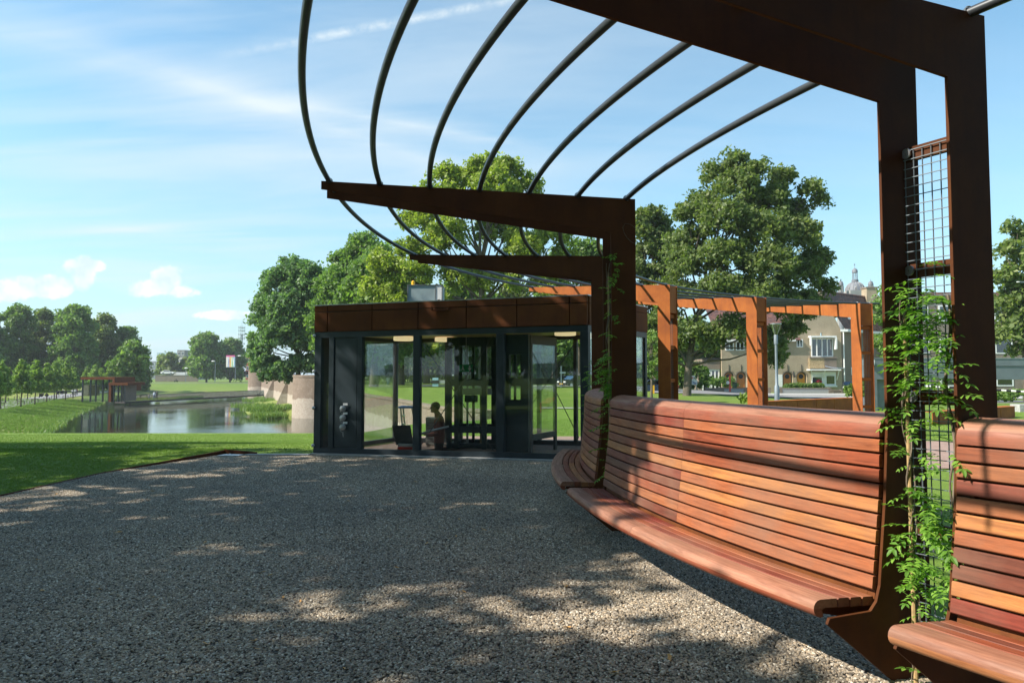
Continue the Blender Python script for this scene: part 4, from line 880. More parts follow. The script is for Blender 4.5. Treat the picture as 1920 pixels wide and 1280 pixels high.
for i in range(len(WP)-1):
    (x0,y0),(x1,y1) = WP[i], WP[i+1]
    MB().hexa([(x0-.75,y0-.15,-5.4),(x0-.05,y0+.1,-5.4),(x1-.05,y1+.1,-5.4),(x1-.75,y1-.15,-5.4),(x0-.55,y0-.15,zt[i]),(x0-.0,y0+.1,zt[i]),(x1-.0,y1+.1,zt[i+1]),(x1-.55,y1-.15,zt[i+1])]).build('wall_section', M['fort'], fw)
    MB().hexa([(x0-.62,y0-.15,zt[i]),(x0+.05,y0+.1,zt[i]),(x1+.05,y1+.1,zt[i+1]),(x1-.62,y1-.15,zt[i+1]),(x0-.62,y0-.15,zt[i]+.14),(x0+.05,y0+.1,zt[i]+.14),(x1+.05,y1+.1,zt[i+1]+.14),(x1-.62,y1-.15,zt[i+1]+.14)]).build('coping', M['fort'], fw)
fw2 = empty('fort_wall', (-50,150,-4), 'far stretch of old brick wall with a sloping buttress between the two round towers', 'wall')
(x0,y0),(x1,y1) = (-32.6,108),(-73,203)
MB().hexa([(x0-.6,y0,-5.4),(x0+.3,y0,-5.4),(x1+.3,y1,-5.4),(x1-.6,y1,-5.4),(x0-.4,y0,.6),(x0+.3,y0,.6),(x1+.3,y1,1.9),(x1-.4,y1,1.9)]).build('wall_section', M['fort'], fw2)
for t in (.18, .5):
    x = x0+(x1-x0)*t; y = y0+(y1-y0)*t; MB().prism([(x-3.2,y,-5.2),(x,y,-5.2),(x,y,.6),(x-.6,y,.6)], (0,1,0), 1.6).build('buttress', M['fort'], fw2)
# grassy spit with reeds in front of the far wall
gs = MB(); spx = [(-33,104.5,-5),(-36,100,-5),(-41,104,-5),(-52,132,-5),(-62,168,-5),(-60,176,-5),(-36,112,-5)]
top_ = [(-33,106,-3.7),(-36.2,107,-3.8),(-39.6,110,-4.1),(-50,134,-4.1),(-59.5,168,-4.2),(-58,172,-3.9),(-35,114,-3.3)]
gs.add(spx+top_, [tuple(range(7,14))]+[(i,(i+1)%7,7+(i+1)%7,7+i) for i in range(7)]); gs.build('grass_spit', M['meadow'], kind='structure')
def clump_patch(name, pts, n, h, m, kind, label=None, cat=None, w=.06, lean=.35):
    V = []
    for _ in range(n):
        x, y, z, rr = pts[rng.integers(len(pts))]; a = rng.random()*6.283; r = rr*math.sqrt(rng.random()); bx, by = x+r*math.cos(a), y+r*math.sin(a)
        hh = h*(.6+.6*rng.random()); dx, dy = rng.normal(0, lean*hh, 2); a = rng.random()*3.14; wx, wy = math.cos(a)*w, math.sin(a)*w
        V.append([(bx-wx,by-wy,z),(bx+wx,by+wy,z),(bx+dx+wx*.15,by+dy+wy*.15,z+hh),(bx+dx-wx*.15,by+dy-wy*.15,z+hh)])
    me = quadmesh(name, np.array(V)); return link(name, me, m, kind=kind, label=label, cat=cat)
clump_patch('reeds', [(-34.5,101,-4.7,2.0),(-36.5,104,-4.6,2.2),(-34.5,99,-4.7,1.4),(-40,112,-4.5,2.0),(-37,106,-4.2,2.0),(-60,170,-4.5,3),(-39,108,-4.0,3.0),(-46,124,-4.2,4),(-54,150,-4.2,4),(-36,108,-3.8,2.5)], 6500, .8, M['reed'], 'stuff')
xs_ = [(float(np.interp(y, LY, LX))-rng.uniform(0,1.2), y, WATER-.05, 1.2) for y in np.linspace(68,150,60)]
clump_patch('shore_sedge', xs_, 3600, .32, M['reed'], 'stuff', w=.05)
# ------------------------------------------------------------------ trees
def leaf_quads(centres, normals, size, jitter=.9):
    n = len(centres); a = rng.normal(size=(n,3)); nn = normals*.55 + a/np.linalg.norm(a,axis=1,keepdims=True)*jitter; nn /= np.linalg.norm(nn,axis=1,keepdims=True)
    b = rng.normal(size=(n,3)); t = np.cross(nn, b); t /= np.linalg.norm(t,axis=1,keepdims=True); u = np.cross(nn, t)
    s = size*(.6+.8*rng.random((n,1)))
    t = t*s; u = u*s*.62
    return np.stack([centres-t, centres+u*.9-t*.1, centres+t, centres-u*.9+t*.1], 1)
def crown(lobes, leaf, per=1.0, clump=.9, inner=.35, kf=1.0):
    """lobes: list of (x,y,z,rx,ry,rz); foliage gathers in clumps through the outer half of each lobe"""
    C = []; N = []
    for (x,y,z,rx,ry,rz) in lobes:
        area = 4*math.pi*((rx*ry)**1.6/3+(rx*rz)**1.6/3+(ry*rz)**1.6/3)**(1/1.6)
        k = max(5, int(kf*area/(clump*clump*1.5)))
        d = rng.normal(size=(k,3)); d /= np.linalg.norm(d,axis=1,keepdims=True); d[:,2] = np.where(d[:,2] < -.55, -d[:,2]*.6, d[:,2])
        rr = inner+(1.05-inner)*rng.random((k,1))**.42
        cc = np.array([x,y,z])+d*rr*np.array([rx,ry,rz])
        m = max(6, int(clump*clump/(leaf*leaf)*3.4*per))
        for c, dd in zip(cc, d):
            sz = clump*(.55+.75*rng.random())
            e = rng.normal(size=(m,3)); e /= np.linalg.norm(e,axis=1,keepdims=True); q = e*(rng.random((m,1))**.4)*sz*np.array([1,1,.85])
            C.append(c+q); N.append(e*.7+dd*.5+np.array([0,0,.35]))
    C = np.concatenate(C); N = np.concatenate(N); N /= np.linalg.norm(N,axis=1,keepdims=True)
    return leaf_quads(C, N, leaf)
def limb(mb, a, b, r0, r1, n=5, wob=.12, seg=6):
    a = Vector(a); b = Vector(b); L = (b-a).length; pts = []; 
    for i in range(n):
        t = i/(n-1); p = a.lerp(b, t); p += Vector((random.uniform(-1,1), random.uniform(-1,1), random.uniform(-1,1)+ .6*math.sin(t*3.14)))*L*wob*(0 if i in (0,) else .6); pts.append(p)
    mb.tube(pts, [r0+(r1-r0)*i/(n-1) for i in range(n)], seg)
def tree(name, base, H, Wd, m, label, group=None, leaf=.28, clump=.95, per=1.0, n=14, low=.22, shape=1.0, lobes=None, trunk=.035, top=.0, dens=1.0, inner=.35, cat='tree', kf=1.0):
    base = Vector(base); r = Wd/2; root = empty(name, base, label, cat, group)
    if lobes is None:
        lobes = []
        for i in range(n):
            t = (i+.5)/n; z = H*(low+(1-low)*t); prof = math.sin(math.pi*min(1, max(0, (t*.86+.12))))**.6*shape
            a = i*2.399+random.random()*.8; rr = r*prof*(.25+.45*random.random()); s = r*(.34+.22*random.random())*(1-.35*t)
            lobes.append((rr*math.cos(a), rr*math.sin(a), min(z, H-s*.8), s, s, s*.8))
        lobes.append((0,0,H-r*.26,r*.28,r*.28,r*.27))
    lw = [(base.x+x, base.y+y, base.z+z, a, b, c) for x,y,z,a,b,c in lobes]
    V = crown(lw, leaf, per*dens, clump, inner, kf)
    link('crown', quadmesh('crown', V), m, root)
    mb = MB(); tr = max(.09, H*trunk*.5); zt_ = H*(low+.25)
    tx = [q for q in lobes if q[2] > H*.6]; mx = sum(q[0] for q in tx)/len(tx); my = sum(q[1] for q in tx)/len(tx)
    tp = [base+Vector((0,0,-.4)), base+Vector((0,0,.0)), base+Vector((mx*.03,0,H*.12)), base+Vector((mx*.15+random.uniform(-.2,.2),my*.15,H*.3)), base+Vector((mx*.55+random.uniform(-.3,.3),my*.55,H*.55)), base+Vector((mx*.95,my*.9,H*.78))]
    mb.tube(tp, [tr*1.45, tr*1.25, tr, tr*.85, tr*.45, tr*.1], 9)
    link('trunk', mb.mesh('trunk', True), M['bark'], root)
    lm = MB()
    for (x,y,z,a,b,c) in lobes:
        z0 = max(H*.12, min(z*.62, H*.55)); kx = max(0, (z0/H-.12)/.45); q = base+Vector((mx*.5*kx**1.5, my*.5*kx**1.5, z0)); limb(lm, q, base+Vector((x,y,z)), tr*.42*(1-z0/H*.5), tr*.08)
        for _ in range(2):
            d = Vector((random.uniform(-1,1),random.uniform(-1,1),random.uniform(-.4,1))); limb(lm, base+Vector((x,y,z))*.85+Vector((0,0,0)), base+Vector((x+d.x*a*.8, y+d.y*a*.8, z+d.z*c*.7)), tr*.14, tr*.03, 4, .1, 4)
    link('limbs', lm.mesh('limbs', True), M['bark'], root)
    return root
def ptree(name, px, pyb, d, pxl, pxr, pyt, m, label, **k):  # by photograph columns at a distance
    b = at(px, pyb, d); b.z = float(zg(b.x, b.y)) if pyb is None else b.z; return tree(name, b, at(0, pyt, d).z-b.z, (pxr-pxl)/F*d, m, label, **k)
def pl_lobes(base, d, L):                # lobes listed as (px, py, radius px, depth shift, squash)
    out = []
    for q in L:
        px, py, rp, dy = q[:4]; sq = q[4] if len(q) > 4 else .85; p = at(px, py, d); r = rp/F*d; out.append((p.x-base.x, dy, p.z-base.z, r, r, r*sq))
    return out
# shade trees left of and behind the terrace: their crowns hang outside the picture and dapple the gravel
TREE_SHADE = True
def shade_tree(x, y, H, lobes, label, dens=.6, seed=1, leaf=.16, kf=.46):
    random.seed(seed); zb = float(zg(x, y)); tree('shade_tree', (x, y, zb), H, 10, M['leaf_mid'], label, 'shade trees beside and behind the terrace', leaf=leaf, clump=.62, per=dens, lobes=[(a-x, b-y, c-zb, r, r, r*q) for a,b,c,r,q in lobes], trunk=.04, inner=.15, kf=kf)
if TREE_SHADE:
    shade_tree(-14.5, 2.5, 13.5, [(-13,2,8,2.6,.8),(-15.5,4,8.5,2.6,.8),(-14,0,9.5,2.4,.8),(-12,3.8,10,1.8,.8),(-14.5,3.0,11.5,1.9,.8),(-16.5,1,10.5,2.4,.8),(-12.4,5,8,2,.7),(-10.3,1.1,8.8,1.25,.7),(-12.2,.2,9.8,1.5,.7),(-9.9,.5,9.8,.9,.6),(-9.1,1.0,8.9,.7,.6)], 'tall tree shading the gravel from the left of the camera', seed=3)
    shade_tree(-13.0, 9.0, 15, [(-12,8,9.0,2.6,.7),(-14.5,10,8.5,2.8,.8),(-10.5,10.2,10.2,2.2,.7),(-9.2,7.6,9.6,2.2,.6),(-12.5,11.0,11.2,2.2,.7),(-7.4,6.6,9.4,1.8,.55),(-7.2,8.9,9.8,1.7,.5),(-8.6,11.2,10.8,1.7,.5),(-11.5,5.6,10.5,2.2,.7),(-15.5,7.5,11,2.4,.8),(-9.6,5.2,8.4,1.8,.6),(-6.0,5.4,8.7,1.5,.5),(-8.1,5.0,9.0,1.0,.6),(-10.0,4.7,11,1.0,.6)], 'broad high tree leaning over the terrace from the left', seed=5, dens=.8, kf=.36)
    shade_tree(-21.5, 14.5, 13, [(-21,14,7.5,2.4,.8),(-19.4,12.6,8.6,2.2,.8),(-22.5,16,9,2.6,.8),(-20.5,15.4,10.6,2.0,.8),(-18.6,13.8,6.2,1.7,.7)], 'tree shading the lawn from beyond the left edge', seed=8, dens=.8)
    shade_tree(-14.5, -4.2, 12.5, [(-13,-4,7,2.5,.8),(-15,-2.5,8.5,2.5,.8),(-12.5,-2.2,9.5,2.2,.8),(-14.5,-5.5,9.5,2.5,.8),(-13.5,-3.5,11,2,.8),(-11.2,-1.8,7,1.8,.8)], 'tree shading the near gravel from behind the camera', seed=11)
    shade_tree(-23.0, 7.0, 15.5, [(-22,6,8,3,.8),(-24,8.5,9,3,.8),(-21.5,9.5,10,2.6,.8),(-23,7,12.5,2.8,.8),(-25,5,11,2.8,.8),(-20.6,4.5,10.5,2.4,.8)], 'second row tree on the left of the lawn', seed=13, dens=.8)
    shade_tree(-10.5, 6.5, 12, [(-6.5,5.6,8.8,1.5,.55),(-8.0,6.1,9.4,1.6,.6),(-5.0,5.8,8.3,1.0,.5),(-9.6,6.6,10,1.6,.7),(-6.6,9.2,9.2,1.5,.5),(-5.0,9.2,8.5,1.0,.4),(-8.4,9.3,9.9,1.6,.6),(-9.8,8.2,9,1.6,.7)], 'low leaning tree whose branches reach over the middle pergola frames', seed=19, dens=1.0, kf=1.25)
    for k, (x, y) in enumerate([(14,-8),(-14,-14),(1,-15),(20,-16),(12,-17),(-8,-20)]):  # unseen dense trees, added to block sky light from behind the camera
        L = [(x+3*math.cos(q*2.4)*(.4+.6*(q%2)), y+3*math.sin(q*2.4)*(.4+.6*(q%2)), 3+q*1.35, 3.2, .85) for q in range(10)]
        shade_tree(x, y, 17, L, ['right of the camera', 'behind the left shade trees', 'straight behind the camera', 'far behind on the right', 'second behind on the right', 'second behind on the left'][k]+', dense tree added out of view to block the sky', seed=40+k, dens=.9, leaf=.42, kf=1.3)
    for k, (x, y, h) in enumerate([(-16,-26,15),(-5,-31,17),(6,-28,16),(17,-30,15),(28,-24,16),(-30,-18,16)]):
        random.seed(60+k); tree('rear_tree', (x, y, 0), h, 12, M['leaf_dark'], ['leftmost','second','third','fourth','fifth','farthest side'][k]+' of the park trees behind the camera that the glass reflects', 'park trees behind the camera', leaf=.5, clump=1.5, per=.8, n=12, low=.12)
    shade_tree(6.5, -7.5, 14, [(6,-7,6,3,.8),(3.5,-6,8,3,.8),(8.5,-6,8,3,.8),(6,-5,10.5,3,.8),(2,-7.5,10.5,3,.8),(9,-8,11,3,.8),(5,-8,12.5,3,.8),(2,-4,11,2.4,.7),(6,-3,12.5,2.4,.7)], 'big unseen tree added right behind the camera to block the sky', seed=17, dens=1.2, leaf=.3, kf=1.4)  # unseen crowns, put in to darken the steel faces that look back
    shade_tree(-4.5, -9.0, 14, [(-5,-9,6,3,.8),(-7,-8,8,3,.8),(-2,-8,8,3,.8),(-4.5,-7,10.5,3,.8),(-1.5,-6,11.5,2.6,.8),(-7,-10,11,3,.8),(-4,-10,12.5,3,.8),(-2.5,-3.5,11.5,2.2,.7)], 'big unseen tree added behind the camera on the left to block the sky', seed=18, dens=1.2, leaf=.3, kf=1.4)
random.seed(21)
# big trees behind the pavilion
b = at(560, 716, 106)
tree('bastion_tree', b, at(0,481,106).z-b.z, 11, M['leaf_blue'], 'tall blue green tree leaning over the water beside the near fort tower', leaf=.25, clump=.85, kf=1.5, lobes=pl_lobes(b, 106, [(517,700,13,-2),(541,706,14,-2),(486,668,14,-1),(560,600,36,-1),(520,605,28,-1),(570,545,34,-1),(596,640,26,-1),(592,690,16,-2),(545,510,32,0),(510,525,28,1),(580,520,30,-1),(500,570,30,1),(545,575,38,-1),(592,570,34,0),(485,600,20,0),(490,640,24,0),(530,635,36,-1.5),(580,640,34,-.5),(500,680,24,-1),(535,695,22,-2),(570,685,26,-1),(600,610,30,1),(555,545,34,2),(508,705,12,-1.5),(475,655,10,0)]), dens=1.15, inner=.1)
b = at(668, 722, 96)
tree('park_tree', b, at(0,432,96).z-b.z, 12, M['leaf_mid'], 'green tree behind the left end of the pavilion roof', leaf=.24, clump=.85, kf=1.5, lobes=pl_lobes(b, 96, [(650,530,36,-1),(700,545,36,-1),(650,590,36,-1),(690,620,34,-1),(600,610,22,-1),(680,462,30,0),(645,490,32,1),(712,482,28,-1),(690,512,38,0),(625,535,34,0),(668,555,40,-1),(610,580,32,1),(640,615,36,0),(700,585,40,0),(735,545,36,1),(615,640,24,0),(680,650,30,0),(722,640,28,0)]), dens=1.1, inner=.1)
b = at(905, 724, 74)
tree('maple_tree', b, at(0,284,74).z-b.z, 20, M['leaf_lime'], 'largest yellow green tree in the middle, seen through the pergola tubes', leaf=.19, clump=.75, lobes=pl_lobes(b, 74, [(905,312,30,0),(950,318,28,-1),(868,335,34,1),(830,325,24,0),(985,350,30,0),(925,355,38,-2),(800,365,30,0),(850,385,42,-1),(1000,400,36,1),(780,415,32,0),(930,420,46,2),(1040,440,32,0),(840,450,40,-2),(770,470,30,0),(985,470,40,-1),(1060,480,26,1),(725,500,34,-1),(780,520,36,-2),(700,540,26,0),(870,520,44,1),(945,530,40,-1),(1030,530,38,0),(740,560,32,-1),(820,575,36,-2),(900,590,34,0),(985,590,34,0),(1070,560,30,0),(760,605,26,-2),(1050,610,28,0)]), dens=.95, inner=.2, kf=1.15)
b = at(1085, 724, 88)
tree('park_tree', b, at(0,440,88).z-b.z, 14, M['leaf_mid'], 'dark green tree filling the gap left of the middle pergola post', leaf=.25, kf=1.25, lobes=pl_lobes(b, 88, [(1090,470,28,0),(1050,490,26,0),(1130,480,28,0),(1080,520,36,0),(1140,530,34,0),(1100,570,36,0),(1150,590,32,0),(1060,600,32,0),(1110,630,34,0),(1165,640,30,0)]), dens=.8)
b = at(1228, 735, 70)
tree('park_tree', b, at(0,375,70).z-b.z, 10, M['leaf_dark'], 'tall tree directly right of the middle pergola post', leaf=.2, clump=.75, kf=1.2, lobes=pl_lobes(b, 70, [(1222,400,24,0),(1205,432,26,0),(1245,425,26,1),(1220,470,32,0),(1262,470,26,1),(1200,510,28,0),(1240,520,34,0),(1215,560,32,0),(1262,560,28,0),(1205,610,26,0),(1240,620,28,1),(1215,660,22,0)]), dens=.9)
b = at(1287, 745, 59)
tree('linden_tree', b, at(0,268,59).z-b.z, 17, M['leaf_dark'], 'huge dense dark green tree towering behind the orange pergola frames', leaf=.165, clump=.66, lobes=pl_lobes(b, 59, [(1385,298,24,0),(1350,318,24,1),(1410,325,26,-1),(1470,330,26,0),(1522,350,20,0),(1380,355,36,-1),(1440,370,40,0),(1500,395,30,1),(1330,375,30,1),(1545,372,14,0),(1300,400,30,0),(1350,420,44,-2),(1420,440,48,-2),(1490,450,42,-1),(1290,450,36,1),(1280,500,36,-1),(1345,490,44,-2.5),(1420,510,48,-3),(1490,520,44,-1),(1535,485,26,0),(1550,540,18,0),(1270,555,36,0),(1330,555,42,-3),(1400,570,46,-3),(1470,580,42,-2),(1520,575,30,0),(1250,600,28,0),(1262,645,24,0),(1300,628,28,-1),(1335,648,20,-1),(1240,672,16,0),(1362,622,32,-2),(1430,645,32,-1),(1486,622,22,0),(1452,676,17,0)]), dens=1.0, inner=.25, trunk=.028, kf=1.2)
b = at(1672, 735, 84)
tree('street_tree', b, at(0,530,84).z-b.z, 8, M['leaf_mid'], 'light green street tree in front of the house behind the second orange post pair', leaf=.24, clump=.7, lobes=pl_lobes(b, 84, [(1668,545,16,0),(1655,570,18,0),(1690,560,22,1),(1662,600,20,0),(1645,575,10,0),(1690,610,24,0),(1655,640,20,0),(1680,660,22,0),(1642,600,8,0)]), dens=.8)
b = at(1925, 745, 62)
tree('street_tree', b, at(0,398,62).z-b.z, 9, M['leaf_dark'], 'tall tree at the right edge behind the nearest post', leaf=.22, clump=.7, lobes=pl_lobes(b, 62, [(1910,422,14,0),(1935,440,26,0),(1895,470,20,0),(1930,490,34,0),(1890,520,24,0),(1925,545,38,0),(1885,570,22,0),(1920,600,40,0),(1890,630,26,0),(1930,650,30,0)]), dens=.85)
# trees seen through the pavilion glass
for px, d, hh, mm, lab in ((702, 80, 15, 'leaf_mid', 'thick trunked park tree seen through the left glass pane'), (752, 92, 14, 'leaf_mid', 'slimmer park tree behind the left glass pane'), (800, 108, 15, 'leaf_lime', 'park tree behind the person, seen through glass'), (880, 100, 15, 'leaf_mid', 'park tree behind the lift shaft'), (965, 105, 15, 'leaf_dark', 'park tree behind the dark service panel'), (1040, 98, 14, 'leaf_mid', 'park tree behind the right glass pane'), (1135, 112, 14, 'leaf_dark', 'park tree behind the middle pergola post'), (640, 120, 14, 'leaf_mid', 'park tree hidden behind the left end of the pavilion')):
    b = at(px, 727, d); b.z = float(zg(b.x, b.y)); tree('park_tree', b, hh, 10.5, M[mm], lab, 'park trees beyond the fort wall', leaf=.32, clump=1.1, per=1.0, n=15, low=.24, trunk=.06)
ordn_ = ['first','second','third','fourth','fifth','sixth','seventh','eighth','ninth','tenth','eleventh','twelfth']
for k in range(12):
    random.seed(300+k); px = 640+k*55; d = 122+(k%3)*5; b = at(px, 727, d); b.z = float(zg(b.x, b.y)); tree('background_tree', b, 11+(k%3)*1.5, 9.5, M['leaf_dark' if k%2 else 'leaf_mid'], f'low leafy tree closing the far side of the park, {ordn_[k]} from the left', 'low trees closing the far side of the park', leaf=.5, clump=1.4, per=.9, n=14, low=.04)
for k, (px, h) in enumerate([(1300,13),(1345,12),(1395,13),(1440,12),(1255,12)]):
    random.seed(500+k); b = at(px, 727, 126); b.z = -1.3; tree('background_tree', b, h, 10, M['leaf_mid'], f'dark tree behind the terraced houses, {ordn_[k]} of five', 'trees behind the houses', leaf=.5, clump=1.4, per=.9, n=14, low=.1)
# far woods on the left
for px, d, top, wd, lab in ((-40,205,588,118,'broad tree at the far left edge behind the saplings'), (32,215,574,82,'leftmost full tree of the wood behind the saplings'), (82,225,582,74,'second tree of the wood, in its dip'), (140,218,574,92,'tallest tree of the wood behind the small pavilion'), (195,235,590,68,'right end tree of the dark wood'), (238,240,614,66,'tree standing right of the dark wood by the road lamp'), (262,238,672,44,'low dark tree at the foot of the right wood end')):
    b = at(px, 728, d); b.z = float(zg(b.x, b.y)); tree('wood_tree', b, at(0,top,d).z-b.z, wd/F*d, M['leaf_dark' if px in (82,195,262) else 'leaf_mid'], lab, 'tall trees of the wood across the water', leaf=.45, clump=1.25, per=1.0, n=30, low=.06, trunk=.03, shape=1.1)
b = at(246, 730, 190); tree('wood_tree', b, at(0,640,190).z-b.z, 10, M['leaf_mid'], 'paler green tree in front of the wood end, by the small pavilion roof', leaf=.45, clump=1.3, per=.9, n=12, low=.2)
for px, d, top, wd, lab in ((388,320,624,74,'larger round tree left of the colourful banner'), (432,330,636,62,'dark tree behind the colourful banner'), (305,360,667,26,'leftmost small round tree by the far wall'), (320,355,663,32,'second small round tree by the far wall'), (334,362,684,18,'smallest round tree by the far wall'), (348,358,672,22,'fourth small round tree by the far wall'), (360,352,670,20,'small round tree next to the larger one')):
    b = at(px, 716, d); tree('far_tree', b, at(0,top,d).z-b.z, wd/F*d, M['leaf_mid' if wd > 40 else 'leaf_dark'], lab, leaf=.7, clump=1.6, per=1.0, n=22, low=.12)
# rows of saplings along the path
sap = [(4,761,104,676),(13,750.5,128,690),(34.5,748,138,690),(42,757.5,112,674),(54,745,146,684),(68,753,120,676),(76,742,158,694),(90,750,132,680),(104,746.5,142,678),(108,743,152,676),(125,746,146,680),(139,743,158,690),(-14,764,98,672),(165,727,190,686),(178,727,186,684),(190,727,192,690),(207,727,184,683),(218,727,190,688)]
ordn = ['first','second','third','fourth','fifth','sixth','seventh','eighth','ninth','tenth','eleventh','twelfth']
for i, (px, py, d, top) in enumerate(sap):
    b = at(px, py, d); H = at(0,top,d).z-b.z
    if i < 12: lab = f'young staked tree on the path verge, {ordn[i]} from the left edge'
    elif i == 12: lab = 'young staked tree cut by the left picture edge'
    else: lab = f'{ordn[i-13]} of the young trees showing over the small pavilion roof'
    random.seed(100+i)
    r = H*.17; lob = [(0,0,H*.30,r*1.25,r*1.25,H*.10),(r*.3,0,H*.42,r*1.35,r*1.3,H*.11),(-r*.3,r*.2,H*.55,r*1.15,r*1.2,H*.11),(r*.15,-r*.2,H*.68,r*.9,r*.9,H*.11),(0,0,H*.80,r*.6,r*.6,H*.1),(0,0,H*.93,r*.25,r*.25,H*.08)]
    root = tree('young_tree', b, H, r*2, M['leaf_young'], lab, 'young trees along the path', leaf=.17, clump=.42, per=.9, lobes=lob, trunk=.022, inner=.1)
    if i < 12:
        mb = MB(); 
        for sx_ in (-.55,.55): mb.beam((b.x+sx_, b.y, b.z-.1), (b.x+sx_, b.y, b.z+.55), .07)
        mb.beam((b.x-.6, b.y, b.z+.5), (b.x+.6, b.y, b.z+.5), .06, .08); mb.build('stake_frame', M['bark'], root)
# shrubs and hedges
def shrub(name, px0, px1, pyt, pyb, d, m, label, dp=1.2, leaf=.12, cat='hedge', clump=.3, gr=None):
    a = at(px0, pyb, d); b = at(px1, pyt, d); n = max(1, int((b.x-a.x)/max(.5, (b.z-a.z)*.8))); L = []
    for i in range(n): L.append((a.x+(b.x-a.x)*(i+.5)/n, d+dp/2, (a.z+b.z)/2, (b.x-a.x)/n*.62, dp*.55, (b.z-a.z)*.55))
    o = link(name, quadmesh(name, crown(L, leaf, .9, clump, .55)), m); return tag(o, label, cat, gr)
shrub('hedge', 1331, 1381, 709, 728, 95, M['leaf_mid'], 'clipped green hedge left of the first pair of arched doors')
shrub('hedge', 1474, 1545, 720, 728, 95, M['leaf_mid'], 'low ragged hedge on the garden wall below the right pair of doors')
shrub('bush', 260, 277, 706, 717, 240, M['leaf_young'], 'round light green bush by the road lamp', 3, .3, 'bush', .7)
shrub('hedge', 1640, 1925, 733, 752, 52, M['leaf_young'], 'long low pale hedge behind the barrier', 1.2, .10)
shrub('bush', 1255, 1328, 680, 738, 74, M['leaf_mid'], 'loose bush around the white signboards', 3, .2, 'bush', .5)
shrub('shrub', 1394, 1405, 740, 756, 17.2, M['leaf_young'], 'small leafy shrub left of the second orange post', .3, .05, 'shrub', .12)
shrub('shrub', 1422, 1438, 742, 758, 17.0, M['leaf_young'], 'small leafy shrub right of the second orange post', .3, .05, 'shrub', .12)
shrub('shrub', 1594, 1602, 725, 748, 18.5, M['leaf_young'], 'small leafy shrub left of the third orange post', .3, .05, 'shrub', .12)
shrub('shrub', 1617, 1628, 712, 748, 18.6, M['leaf_young'], 'taller leafy shrub right of the third orange post', .3, .05, 'shrub', .12)
# ------------------------------------------------------------------ houses
HD = 100.0
def hx(px, d=HD): return (px-960)/F*d
def hz(py, d=HD): return EYE+(702-py)/F*d
def facade(root, x0, x1, z0, z1, y, th, holes, m, top=None, name='wall'):
    """wall with real openings: split into columns/rows around rectangular or arched holes"""
    xs = sorted(v for v in {x0, x1, *[h[0] for h in holes], *[h[1] for h in holes]} if x0 <= v <= x1); zs = sorted(v for v in {z0, z1, *[h[2] for h in holes], *[h[3] for h in holes]} if z0 <= v <= z1); mb = MB()
    for i in range(len(xs)-1):
        for j in range(len(zs)-1):
            cx, cz = (xs[i]+xs[i+1])/2, (zs[j]+zs[j+1])/2
            if any(h[0] < cx < h[1] and h[2] < cz < h[3] for h in holes): continue
            mb.box(xs[i], xs[i+1], y, y+th, zs[j], zs[j+1])
    return mb
hs = empty('brick_house', (hx(1560), HD, -1), 'buff brick house with steep gable and dark tiled roof behind the right frames', 'house')
gz = -1.15; ez = 8.0
xr0 = hx(1578); xl0 = hx(1492)
doors = [(1467,1486,696.5,0),(1493,1512,696.5,1)]; doors2 = [(1357,1376,696.5,0),(1380,1399,696.5,1)]
bay_up = (hx(1521), hx(1562), hz(669), hz(634)); bay_dn = (hx(1520), hx(1566), hz(722), hz(697))
slit = (hx(1539), hx(1543), 6.9, 7.6)
wl_ = (hx(1494), hx(1506), hz(651), hz(636))
holes = [bay_up, bay_dn, slit, wl_] 
for a, b_, c, _ in doors: holes.append((hx(a), hx(b_), gz, hz(c)))
w = facade(hs, hx(1455), xr0, gz, ez, HD, .35, holes, 0)
w.prism([(hx(1500),HD,ez),(xr0,HD,ez),(hx(1543),HD,hz(546)),(hx(1535),HD,hz(546))], (0,1,0), .35); w.build('wall', M['brick'], hs)
sdv = Vector((10,7.5,0)).normalized(); c0 = Vector((xr0, HD, 0)); c1_ = c0+sdv*15
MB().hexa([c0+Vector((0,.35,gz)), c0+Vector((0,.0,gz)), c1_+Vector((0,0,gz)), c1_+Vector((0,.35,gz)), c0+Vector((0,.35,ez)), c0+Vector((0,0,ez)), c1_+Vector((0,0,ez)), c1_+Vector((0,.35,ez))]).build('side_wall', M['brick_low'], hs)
ap = Vector((hx(1541), HD, hz(546))); ap2 = ap+sdv*15
ev0 = c0+Vector((.5,-.4,ez+.1)); ev1 = c1_+Vector((.5,-.4,ez+.1))
rr = MB(); nrow = 26
for i in range(nrow):                     # overlapping courses of tiles
    t0, t1 = i/nrow, (i+1)/nrow; a0 = ev0.lerp(ap, t0)+Vector((0,-.07,.07)); b0 = ev1.lerp(ap2, t0)+Vector((0,-.07,.07)); a1 = ev0.lerp(ap, t1); b1 = ev1.lerp(ap2, t1)
    nc = 44
    for k in range(nc):
        p = a0.lerp(b0, (k+.08)/nc); q = a0.lerp(b0, (k+.92)/nc); r_ = a1.lerp(b1, (k+.92)/nc); s_ = a1.lerp(b1, (k+.08)/nc); rr.add([p,q,r_,s_,p+Vector((0,0,-.12)),q+Vector((0,0,-.12))], [(0,1,2,3),(4,5,1,0)])
o_ = rr.build('roof_tiles', M['tile'], hs, kind='stuff')
MB().hexa([ev0-Vector((0,0,.1)), ev1-Vector((0,0,.1)), ap2-Vector((0,0,.1)), ap-Vector((0,0,.1)), ev0-Vector((0,0,.02)), ev1-Vector((0,0,.02)), ap2-Vector((0,0,.02)), ap-Vector((0,0,.02))]).build('roof', plain('roof_underlay', (.06,.045,.045), .8), hs)
MB().hexa([ap+Vector((0,.1,0)), ap2+Vector((0,.1,0)), ap2+Vector((-6,10,-5)), ap+Vector((-6,10,-5)), ap+Vector((0,.1,.15)), ap2+Vector((0,.1,.15)), ap2+Vector((-6,10,-4.85)), ap+Vector((-6,10,-4.85))]).build('roof', M['tile'], hs)
